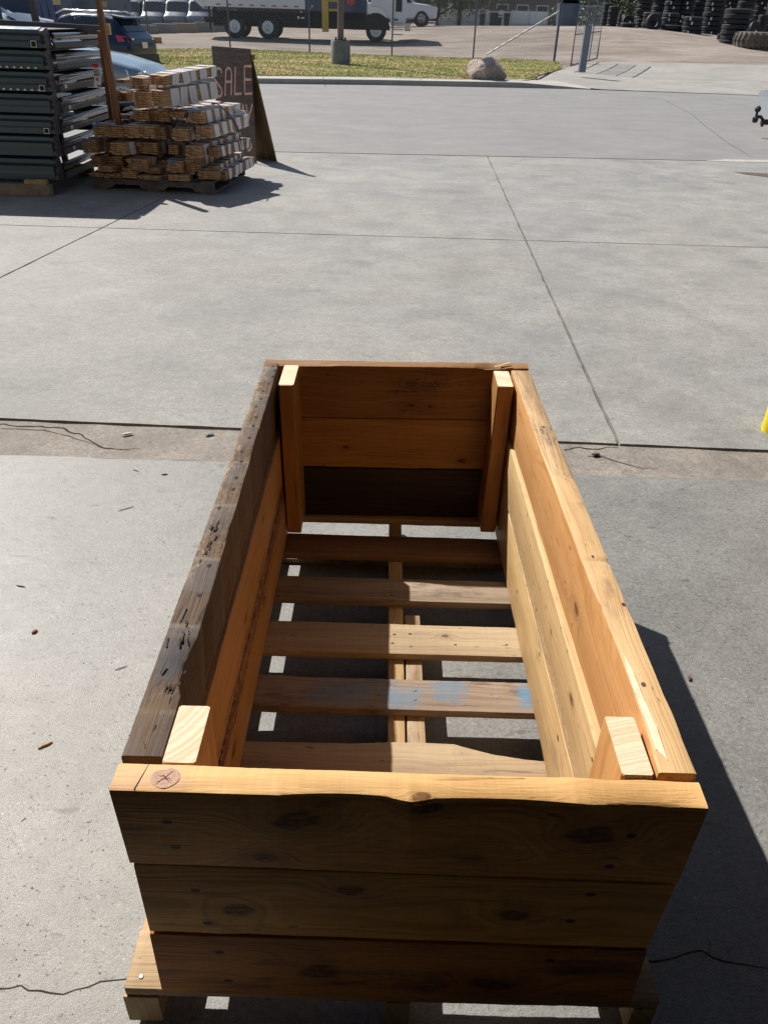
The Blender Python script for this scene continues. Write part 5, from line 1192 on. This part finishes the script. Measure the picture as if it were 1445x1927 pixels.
# ---------------------------------------------------------------- fence
def chain_fence():
    Y = 37.0; pxs = [(130, 90), (283, 91), (434, 95), (583, 101), (737, 107), (890, 106), (1042, 115)]
    t = thing('chain_link_fence', 'long galvanised chain link fence with thin posts along the back of the verge', 'fence')
    B = [AT(px, py, Y) for px, py in pxs]; Hf = 2.35
    M_post = plain('fence_post_steel', (.10, .12, .16), .45, .3, var=.1); M_wire = plain('fence_wire', (.34, .36, .38), .4, .3, var=.05)
    for k, p in enumerate(B):
        r = .05 if k == 6 else .033
        MB().tube([(p.x, Y, p.z-.1), (p.x+.0, Y, p.z+Hf)], r, 10).build('fence_post', M_post, t, smooth=50)
    MB().tube([(p.x, Y, p.z+Hf) for p in B], .022, 6).build('top_rail', M_post, t, smooth=50)
    q1 = AT(1052, 21, Y-.05); q0 = AT(915, 103, Y-.05); MB().tube([q0, q1], .03, 8).build('brace_pole', M_galv, t, smooth=50)
    for k in range(6):
        a, b = B[k], B[k+1]; L = (b.x-a.x); mb = MB(); s_ = .11; r = .0045
        def fz(x): return a.z+(b.z-a.z)*(x-a.x)/L
        n = int((L+Hf)/s_)
        for i in range(n):
            for d in (1, -1):
                x0 = (i*s_-Hf) if d == 1 else i*s_
                z0, z1 = 0.02, Hf-.02; xa, xb = x0, x0+d*Hf
                # clip to 0..L
                if d == 1:
                    if xa < 0: z0 += -xa; xa = 0
                    if xb > L: z1 -= xb-L; xb = L
                else:
                    if xa > L: z0 += xa-L; xa = L
                    if xb < 0: z1 -= -xb; xb = 0
                if z1 <= z0: continue
                P0 = Vector((a.x+xa, Y+.045+.003*d, fz(a.x+xa)+z0)); P1 = Vector((a.x+xb, Y+.045+.003*d, fz(a.x+xb)+z1))
                dv = (P1-P0).normalized(); s1 = Vector((dv.z, 0, -dv.x))*r; s2 = Vector((0, r, 0))
                mb.add([P0+s1, P0-s1*.5+s2, P0-s1*.5-s2, P1+s1, P1-s1*.5+s2, P1-s1*.5-s2], [(0, 1, 4, 3), (1, 2, 5, 4), (2, 0, 3, 5)])
        mb.build('mesh_panel', M_wire, t, fix=False)
    # open gate leaf swung inwards
    A = AT(1073, 128, 31.5); A2 = AT(1122, 114, 36.4)
    g = thing('fence_gate', 'open chain link gate leaf with a sheeted upper half beside the grey bollard', 'gate')
    d = (A2-A); L = d.length; H2 = 2.5
    def Pg(s_, z): return A+d*s_+Vector((0, 0, z+.08))
    MB().tube([Pg(0, 0), Pg(1, 0), Pg(1, H2), Pg(0, H2), Pg(0, 0)], .028, 8).build('gate_frame', M_post, g, smooth=50)
    for s_ in (.33, .66): MB().tube([Pg(s_, 0), Pg(s_, H2)], .02, 8).build('upright', M_post, g, smooth=50)
    for z in (H2*.38, H2*.72): MB().tube([Pg(0, z), Pg(1, z)], .02, 8).build('cross_rail', M_post, g, smooth=50)
    mb = MB(); off = Vector((.02, 0, 0))
    n_ = 46
    for i in range(n_):
        for dd in (1, -1):
            s0 = i/n_*1.6-(.6 if dd == 1 else 0); s1_ = s0+dd*.6; z0, z1 = 0, H2
            if dd == 1:
                if s0 < 0: z0 = -s0/.6*H2; s0 = 0
                if s1_ > 1: z1 = H2*(1-(s1_-1)/.6); s1_ = 1
            else:
                if s0 > 1: z0 = (s0-1)/.6*H2; s0 = 1
                if s1_ < 0: z1 = H2*(1+s1_/.6); s1_ = 0
            if z1 <= z0: continue
            P0, P1 = Pg(s0, z0)+off*(1+.2*dd), Pg(s1_, z1)+off*(1+.2*dd); r = .003
            mb.add([P0+Vector((0, 0, r)), P0+Vector((0, r, -r)), P0+Vector((0, -r, -r)), P1+Vector((0, 0, r)), P1+Vector((0, r, -r)), P1+Vector((0, -r, -r))], [(0, 1, 4, 3), (1, 2, 5, 4), (2, 0, 3, 5)])
    mb.build('mesh_panel', M_wire, g, fix=False)
    # slats woven in the middle band
    M_sl = plain('pale_slats', (.36, .41, .46), .5, var=.15)
    mb = MB()
    for k in range(22):
        s0 = .04+k*.043; a_, b_ = Pg(s0, H2*.40)-off, Pg(s0, H2*.70+.05*vn(k*1.3))-off; e = d.normalized()*.045
        mb.add([a_, a_+e, b_+e, b_], [(0, 1, 2, 3)])
    mb.build('privacy_slats', M_sl, g, fix=False)
    # grey square bollard by the gate
    p = ATZ(1094, 133); p = AT(1094, 134, 29.0); hh = AT(1105, 47, 29.0).z-p.z
    bl = thing('gate_post', 'square grey painted steel post standing in front of the open gate', 'post', (p.x, 29.0, p.z-.03))
    MB().box((0, 0, hh/2), (.22, .22, hh)).build('shaft', M_greypaint, bl, bevel=.01); MB().box((0, 0, hh+.008), (.24, .24, .016)).build('cap', M_greypaint, bl, bevel=.004)
chain_fence()
# ---------------------------------------------------------------- light pole on block
def pole():
    Y = 30.5; b0, b1 = AT(623, 121, Y), AT(659, 121, Y); zt_ = AT(641, 76, Y).z
    t = thing('light_pole', 'weathered brown pole bolted to a tall round concrete footing on the verge', 'pole', ((b0.x+b1.x)/2, Y, b0.z-.05))
    r = (b1.x-b0.x)/2; h = zt_-b0.z+.05
    M_ft = plain('footing_concrete', (.20, .205, .20), .85, var=.25, scale=5, dirt=(.12, .11, .10))
    mb = MB(); mb.lathe([(0, 0), (r, 0), (r, h-.03), (r-.02, h), (0, h)], 32); mb.build('footing', M_ft, t, smooth=40)
    MB().box((0, 0, h+.012), (.42, .42, .024)).build('base_plate', M_dark, t, bevel=.004)
    for x in (-.16, .16):
        for y in (-.16, .16): MB().lathe([(0, .06), (.022, .06), (.022, 0), (.03, 0), (.03, -.02)], 8, Matrix.Translation((x, y, h+.03))).build('anchor_bolt', M_dark, t)
    rp = (AT(650, 40, Y).x-AT(638, 40, Y).x)/2+.0
    MB().tube([(0, 0, h), (0, 0, 7.5)], [rp, rp*.7], 20).build('shaft', plain('weathered_pole', (.17, .13, .125), .7, var=.25, scale=4), t, smooth=50)
    MB().box((0, -.5, 7.5), (.3, .8, .12)).build('lamp_head', M_dark, t)
pole()
# ---------------------------------------------------------------- boulder
def boulder():
    p = AT(913, 146, 25.4)
    bm = bmesh.new(); bmesh.ops.create_icosphere(bm, subdivisions=4, radius=1); rg = random.Random(12)
    planes = []
    for k in range(18):
        v = Vector((rg.uniform(-1, 1), rg.uniform(-1, 1), rg.uniform(-.5, 1))).normalized(); planes.append((v, rg.uniform(.66, .86)))
    planes += [(Vector((-.3, -.25, 1)).normalized(), .62), (Vector((.8, -.2, .6)).normalized(), .62)]
    for v in bm.verts:
        c = v.co.copy()
        for n, d in planes:
            k = c.dot(n)
            if k > d: c -= n*(k-d)*.93
        c += c.normalized()*(.03*vn(c.x*7+c.y*5)+.02*vn(c.z*11+c.x*13, 3)); v.co = c
    W_ = (AT(950, 140, 25.4).x-AT(876, 140, 25.4).x)/2; H_ = AT(913, 100, 25.4).z-p.z
    for v in bm.verts: v.co = Vector((v.co.x*W_*1.18, v.co.y*W_*.9, v.co.z*H_*.72+H_*.36))
    me = bpy.data.meshes.new('boulder'); bm.to_mesh(me); bm.free()
    n = N('boulder_stone'); c = n.coord(); a = n.noise(c, 2.5, 6, .7); b = n.noise(c, 14, 5, .7)
    me.materials.append(n.out(n.mix(n.rng(b, .35, .7), n.mix(n.rng(a, .35, .65), (.66, .56, .50), (.44, .34, .29)), (.30, .24, .21)), .9, 0, b, 1.0, .08)); 
    me.polygons.foreach_set('use_smooth', [True]*len(me.polygons)); me.set_sharp_from_angle(angle=math.radians(22))
    o = bpy.data.objects.new('boulder', me); COL.objects.link(o); o.location = (p.x, 25.4, p.z-.03)
    tag(o, 'big pinkish pale boulder on the verge at the driveway corner', 'boulder')
boulder()
# ---------------------------------------------------------------- tyres
def tyremesh(R, w_, lugs=0):
    mb = MB(); ri = R*.55
    prof = [(ri, -w_*.40), (R*.72, -w_*.5), (R*.93, -w_*.47), (R, -w_*.34), (R, -w_*.12), (R*.985, -w_*.1), (R*.985, -w_*.04), (R, -w_*.02), (R, w_*.16), (R*.985, w_*.18), (R*.985, w_*.22), (R, w_*.24), (R, w_*.34), (R*.93, w_*.47), (R*.72, w_*.5), (ri, w_*.40), (ri*1.05, 0)]
    mb.lathe([(r, z+w_/2) for r, z in prof], 36, closed=True)
    if lugs:
        for k in range(lugs):
            a = 2*PI*k/lugs; M = Matrix.Rotation(a, 3, 'Z')
            for s_ in (1, -1):
                z0, z1 = w_/2, w_/2+s_*w_*.46
                pts = [(R*.985, -.02*R, z0), (R*.985, .05*R, z0), (R*.95, .16*R, z1), (R*.95, .06*R, z1), (R*1.06, -.015*R, z0), (R*1.06, .045*R, z0), (R*1.0, .15*R, z1), (R*1.0, .07*R, z1)]
                mb.hexa([M @ Vector(p) for p in pts])
    me = mb
    return me
M_tyre = plain('used_tyre_rubber', (.018, .020, .024), .7, var=.35, scale=3, dirt=(.05, .05, .048)); M_tyre2 = plain('dusty_lug_tyre', (.13, .115, .09), .85, var=.3, scale=4)
M_stk = plain('white_sticker', (.6, .62, .64), .5)
_ty = {}
def tyre(R, w_, loc, rot, label, group, sticker=False):
    key = (round(R, 1), round(w_, 2), sticker)
    if key not in _ty:
        t = bpy.data.objects.new('used_tyre', None); COL.objects.link(t)
        b = tyremesh(round(R, 1) if False else R, w_).build('rubber', M_tyre, t, smooth=45)
        if sticker:
            a = -PI*.62; MB().box((R*1.003*math.cos(a), R*1.003*math.sin(a), w_*.5), (.012, .09, .14), rz=a).build('paper_sticker', M_stk, t)
        _ty[key] = (t, R, w_); r = t
    else: r = dup(_ty[key][0]); r.scale = (R/_ty[key][1], R/_ty[key][1], w_/_ty[key][2])
    r.location = loc; r.rotation_euler = rot; tag(r, label, 'tyre', group)
    return r
def stack(pxa, pxb, pyb, Y, n, hp, desc, sticker=False, mix=0):
    a, b = AT(pxa, pyb, Y), AT(pxb, pyb, Y); R = (b.x-a.x)/2; g = a.z; w_ = abs(AT(pxa, pyb, Y).z-AT(pxa, pyb-hp, Y).z)/n
    rg = random.Random(pxa)
    z = g-.03
    for k in range(n):
        dx, dy = rg.uniform(-.05, .05)*R*1.4, rg.uniform(-.05, .05)*R
        tyre(R*rg.uniform(.95, 1.03), w_*.985, ((a.x+b.x)/2+dx, Y+R+dy, z), (rg.uniform(-.015, .015), rg.uniform(-.015, .015), rg.uniform(-.25, .25)),
             'black tyre, %s %s' % (ORD[min(k, 11)], desc), 'used tyres stacked in the yard', sticker and k % 3 != 1)
        z += w_
stack(1361, 1409, 83, 45, 7, 70, 'in the free standing stack left of the giant lug tyre')
stack(1286, 1324, 64, 49, 4, 35, 'in the low stack with white stickers before the tall ones', True)
stack(1247, 1286, 63, 49.5, 2, 18, 'in the pair lying between two stacks')
stack(1322, 1360, 65, 50.5, 10, 92, 'in the tall stack with a row of white stickers', True)
stack(1210, 1243, 58, 51.2, 4, 37, 'in the stack behind the upright tyre')
stack(1245, 1276, 56, 53.5, 4, 34, 'in the dark stack right of the upright tyre', True)
stack(1168, 1197, 56, 50.8, 2, 15, 'in the pair of big tyres lying furthest left')
stack(1196, 1214, 53, 52, 3, 19, 'in the short stack left of the upright tyre')
stack(1194, 1222, 52, 55, 8, 62, 'in the tall narrow stack left of the upright tyre')
stack(1142, 1161, 51, 56, 6, 41, 'in the stack just right of the gate')
stack(1130, 1151, 50, 60, 7, 46, 'in the far stack partly behind the gate')
stack(1161, 1176, 51, 58, 4, 28, 'in the small stack between gate and big tyres')
stack(1350, 1364, 73, 46.5, 1, 11, 'alone at the foot of the free standing stack')
stack(1406, 1422, 58, 50, 3, 24, 'in the little stack behind the giant lug tyre')
stack(1424, 1443, 58, 50.5, 4, 32, 'in the stack at the right behind the giant lug tyre')
for k, (a, b) in enumerate(((1270, 1302), (1296, 1328), (1352, 1384), (1382, 1414), (1412, 1446), (1222, 1252), (1246, 1276))):
    stack(a, b, 60, 56+(k % 3)*1.3, 9, 78, 'in the %s of the tall rear stacks' % ['first', 'second', 'third', 'fourth', 'fifth', 'sixth', 'seventh'][k], k % 2 == 0)
stack(1436, 1462, 60, 51.5, 8, 66, 'in the tall stack at the right picture edge')
# upright tyre
q = AT(1228, 58, 49.8); R_ = (AT(1243, 58, 49.8).x-AT(1213, 58, 49.8).x)/2
r = tyre(R_*.98, .28, (q.x, 50.2, q.z+R_-.05), (PI/2-.12, 0, .12), 'used black tyre standing upright and facing the street', 'used tyres stacked in the yard')
for k, (px, py, Y) in enumerate(((1183, 38, 51.5), (1175, 36, 52))):
    q = AT(px, py, Y); tyre(.34, .2, (q.x, Y+.3, q.z-.12), (1.2, .3, k), 'small %s tyre propped on the furthest left pair' % ['bright edged', 'dark'][k], 'small tyres on the left pair')
q = AT(1422, 52, 47.5); tyre(.36, .22, (q.x, 47.9, q.z-.1), (1.2, .5, .3), 'car tyre leaning behind the giant lug tyre', 'small tyres leaning by the lug tyre')
# giant lug tyre
a = AT(1395, 90, 43.5); hh = AT(1395, 57, 43.5).z-a.z
o = tyremesh(1.15, hh, 26).build('lug_tyre', M_tyre2, smooth=35); o.location = (a.x+1.15, 44.6, a.z-.04); tag(o, 'giant dusty tractor tyre with deep lugs lying flat at the right edge', 'tyre')
# containers behind the gate
a = AT(1055, 50, 62); b = AT(1085, 50, 62)
t = thing('waste_container', 'wide slate dumpster seen between fence end and open gate', 'container', (a.x-.2, 62, a.z-.1))
MB().hexa([(.1, .1, 0), (b.x-a.x+.2, .1, 0), (b.x-a.x+.2, 1.4, 0), (.1, 1.4, 0), (0, 0, 1.45), (b.x-a.x+.3, 0, 1.45), (b.x-a.x+.3, 1.5, 1.7), (0, 1.5, 1.7)]).build('bin', M_dump2, t, bevel=.03)
MB().box(((b.x-a.x+.3)/2, .75, 1.66), (b.x-a.x+.5, 1.6, .08)).build('lid', M_dark, t)
# ---------------------------------------------------------------- trees
def leafmat(name, a, b):
    n = N(name); c = n.coord(); f = n.noise(c, 1.2, 4, .6); g = n.noise(c, 9, 3)
    m_ = n.out(n.mix(n.rng(n.math('ADD', f, n.math('MULTIPLY', n.math('SUBTRACT', g, .5), .5)), .35, .65), a, b), .65, spec=.3); return m_
M_leaf = leafmat('dark_leaves', (.018, .035, .016), (.05, .085, .03)); M_leaf2 = leafmat('yellow_green_leaves', (.06, .085, .02), (.13, .15, .04)); M_bark = plain('bark', (.05, .04, .035), .9, var=.4, scale=9)
def tree(px, Y, H_, R_, trunk_h, lm, label, seed, nl=2600):
    q = AT(px, 45, Y); zb = gz(q.x, min(Y, 119)); rg = random.Random(seed)
    t = thing('tree', label, 'tree', (q.x, Y, zb-.1))
    mb = MB(); mb.tube([(0, 0, 0), (.05, 0, trunk_h), (.1*rg.uniform(-1, 1), .1, H_*.7)], [.22, .17, .06], 10)
    cl = []
    for k in range(9):
        a = rg.uniform(0, 2*PI); z0 = rg.uniform(trunk_h*.7, H_*.6); e = Vector((math.cos(a)*R_*rg.uniform(.4, .85), math.sin(a)*R_*rg.uniform(.4, .85), z0+rg.uniform(.0, H_*.3)))
        mb.tube([(0, 0, z0), tuple(Vector((0, 0, z0)).lerp(e, .5)+Vector((0, 0, .1))), tuple(e)], [.09, .06, .025], 6); cl.append((e, R_*rg.uniform(.28, .5)))
    mb.build('trunk', M_bark, t, smooth=50)
    for k in range(12): cl.append((Vector((rg.uniform(-.7, .7)*R_, rg.uniform(-.7, .7)*R_, rg.uniform(trunk_h, H_))), R_*rg.uniform(.25, .45)))
    mb = MB()
    for k in range(nl):
        c, rr_ = rg.choice(cl); v = Vector((rg.gauss(0, 1), rg.gauss(0, 1), rg.gauss(0, 1))).normalized()*rr_*rg.random()**.35; p = c+v; s_ = rg.uniform(.06, .14)
        a = Vector((rg.uniform(-1, 1), rg.uniform(-1, 1), rg.uniform(-1, 1))).normalized(); b = a.cross(Vector((rg.uniform(-1, 1), rg.uniform(-1, 1), rg.uniform(-1, 1)))).normalized()
        mb.add([p-a*s_, p+b*s_*.5, p+a*s_, p-b*s_*.5], [(0, 1, 2, 3)])
    mb.build('crown', lm, t, fix=False)
tree(822, 70, 7, 3.0, .9, M_leaf, 'dark tree with a thick trunk right of the white pickup', 1)
tree(800, 78, 8, 4, 1.0, M_leaf, 'dark leafy tree directly behind the white pickup', 2)
tree(862, 72, 6, 2.2, 1.0, M_leaf, 'smaller dark tree in front of the white fence', 3)
tree(905, 82, 6.5, 2.6, 1.2, M_leaf, 'grey green tree behind the white fence', 4)
tree(1062, 76, 7, 3.0, .4, M_leaf2, 'yellow green tree above the containers by the gate', 5)
tree(1105, 84, 8, 4.0, .6, M_leaf2, 'yellow green tree seen through the gate', 6)
tree(1178, 80, 8, 4.2, .3, M_leaf, 'dark bushy tree between the gate and the tall tyre stacks', 7, 3600)
tree(1225, 90, 9, 4.5, .3, M_leaf, 'dark bushy tree behind the left tyre stacks', 8, 3000)
tree(1010, 112, 9, 4.5, 1.0, M_leaf, 'dark tree behind the brown house on its right', 9)
tree(940, 118, 9, 5, 1.0, M_leaf, 'dark tree behind the brown house in its middle', 10)
tree(1320, 84, 9, 5, .3, M_leaf, 'dark tree behind the tall rear tyre stacks', 11)
tree(1410, 82, 9, 5, .3, M_leaf, 'dark tree at the right edge behind the tyre stacks', 12)
tree(740, 92, 9, 4, .3, M_leaf, 'dark tree behind the truck cab', 13)
mb = MB(); rg = random.Random(50)
for k in range(16000):
    px = rg.uniform(640, 1560); Y = rg.uniform(122, 132); q = AT(px, 30, Y); z = 1.2+rg.random()**.8*(7.5+1.6*vn(px/37.0, 2)+.8*vn(px/11.0, 5)); s_ = rg.uniform(.18, .42)
    p = Vector((q.x, Y, z)); a = Vector((rg.uniform(-1, 1), rg.uniform(-.4, .4), rg.uniform(-1, 1))).normalized(); c = a.cross(Vector((rg.uniform(-.4, .4), 1, rg.uniform(-.4, .4)))).normalized()
    mb.add([p-a*s_, p+c*s_*.6, p+a*s_, p-c*s_*.6], [(0, 1, 2, 3)])
tag(mb.build('far_trees', M_leaf, fix=False), 'dark belt of trees closing off the yard in the far distance', 'trees', kind='stuff')
# ---------------------------------------------------------------- debris on the floor
M_chip = plain('reddish_bark', (.20, .09, .06), .85, var=.3, scale=60); M_chip2 = plain('tan_chip', (.50, .33, .17), .85, var=.3, scale=60); M_chip3 = plain('grey_twig', (.13, .10, .08), .85, var=.3, scale=60)
def chip(px, py, L, w_, h_, ang, mat, label, nm='wood_chip', cat='wood chip'):
    p = ATZ(px, py); rings = []; rg = random.Random(px)
    for i in range(7):
        t = i/6; s_ = math.sin(PI*(t*.86+.07))**.5; y = rg.uniform(-.12, .12)*w_
        rings.append([((t-.5)*L, y+w_*s_*.5, .0005), ((t-.5)*L, y+w_*s_*.3, h_*s_+.001), ((t-.5)*L, y-w_*s_*.3, h_*s_*.9+.001), ((t-.5)*L, y-w_*s_*.5, .0005)])
    o = MB().loft(rings).build(nm, mat, smooth=30); o.location = (p.x, p.y, .001); o.rotation_euler = (0, 0, ang); tag(o, label, cat)
chip(1296, 1277, .022, .008, .007, 1.3, M_chip, 'reddish brown wood chip standing out on the right floor beside the box shadow')
chip(66, 1190, .017, .011, .005, .9, M_chip, 'rounded red brown bark bit on the left floor')
chip(86, 1403, .034, .007, .004, .7, M_chip2, 'tan splinter of wood on the lower left floor')
chip(228, 1258, .034, .0016, .0015, .55, M_chip3, 'thin dark twig on the floor left of the box', 'twig', 'twig')
chip(238, 958, .055, .0018, .0018, .6, M_chip3, 'curved dark twig near the threshold left of the box', 'twig', 'twig')
chip(256, 886, .03, .0022, .0018, -.5, M_chip3, 'short dark twig closest to the threshold', 'twig', 'twig')
chip(310, 893, .022, .010, .004, .2, M_chip2, 'small pale flake close to the threshold', 'wood_chip')
chip(240, 817, .045, .017, .004, .5, plain('pale_stone', (.5, .5, .48), .8, var=.2, scale=40), 'flat white stone on the rough threshold strip', 'stone', 'stone')
chip(394, 817, .038, .022, .0025, .7, plain('slate_stone', (.17, .19, .19), .7, var=.2, scale=40), 'smooth grey stone on the threshold strip beside the box', 'stone', 'stone')
chip(1120, 856, .035, .02, .006, .1, plain('dark_stone', (.05, .05, .045), .8, var=.2, scale=40), 'dark pebble wedged in the threshold crack right of the box', 'stone', 'stone')
chip(40, 1104, .03, .003, .002, -.2, M_chip3, 'short thin twig at the far left of the floor', 'twig', 'twig')
mb = MB(); rg = random.Random(77)
for k in range(420):
    if k < 330: p = ATZ(rg.uniform(-20, 420), 870+rg.random()**1.0*1050)
    else: p = ATZ(rg.uniform(1050, 1460), rg.uniform(860, 1900))
    if abs(p.x) < .40 and p.y > -.02 and p.y < 1.6: continue
    L = rg.uniform(.0015, .005)*(2.2 if rg.random() < .06 else 1); w_ = rg.uniform(.0004, .0012); a = rg.gauss(.6, .5)
    mb.box((p.x, p.y, w_/2), (L, w_, w_*.8), rz=a)
mb.cur = 0
tag(mb.build('floor_debris', M_chip3, fix=False), 'tiny scattered wood splinters and grit on the concrete floor', 'debris', kind='stuff')
mb = MB()
for k in range(260):
    p = ATZ(rg.uniform(-20, 1460), 330+rg.random()*1500)
    if abs(p.x) < .40 and p.y > -.02 and p.y < 1.6: continue
    s_ = rg.uniform(.0005, .0014)*(1+p.y*.25); mb.box((p.x, p.y, s_*.4), (s_*rg.uniform(1, 2), s_, s_*.6), rz=rg.uniform(0, 3))
tag(mb.build('pale_grit', plain('pale_grit', (.7, .68, .62), .6), fix=False), 'pale grains of grit and sawdust on the concrete', 'grit', kind='stuff')
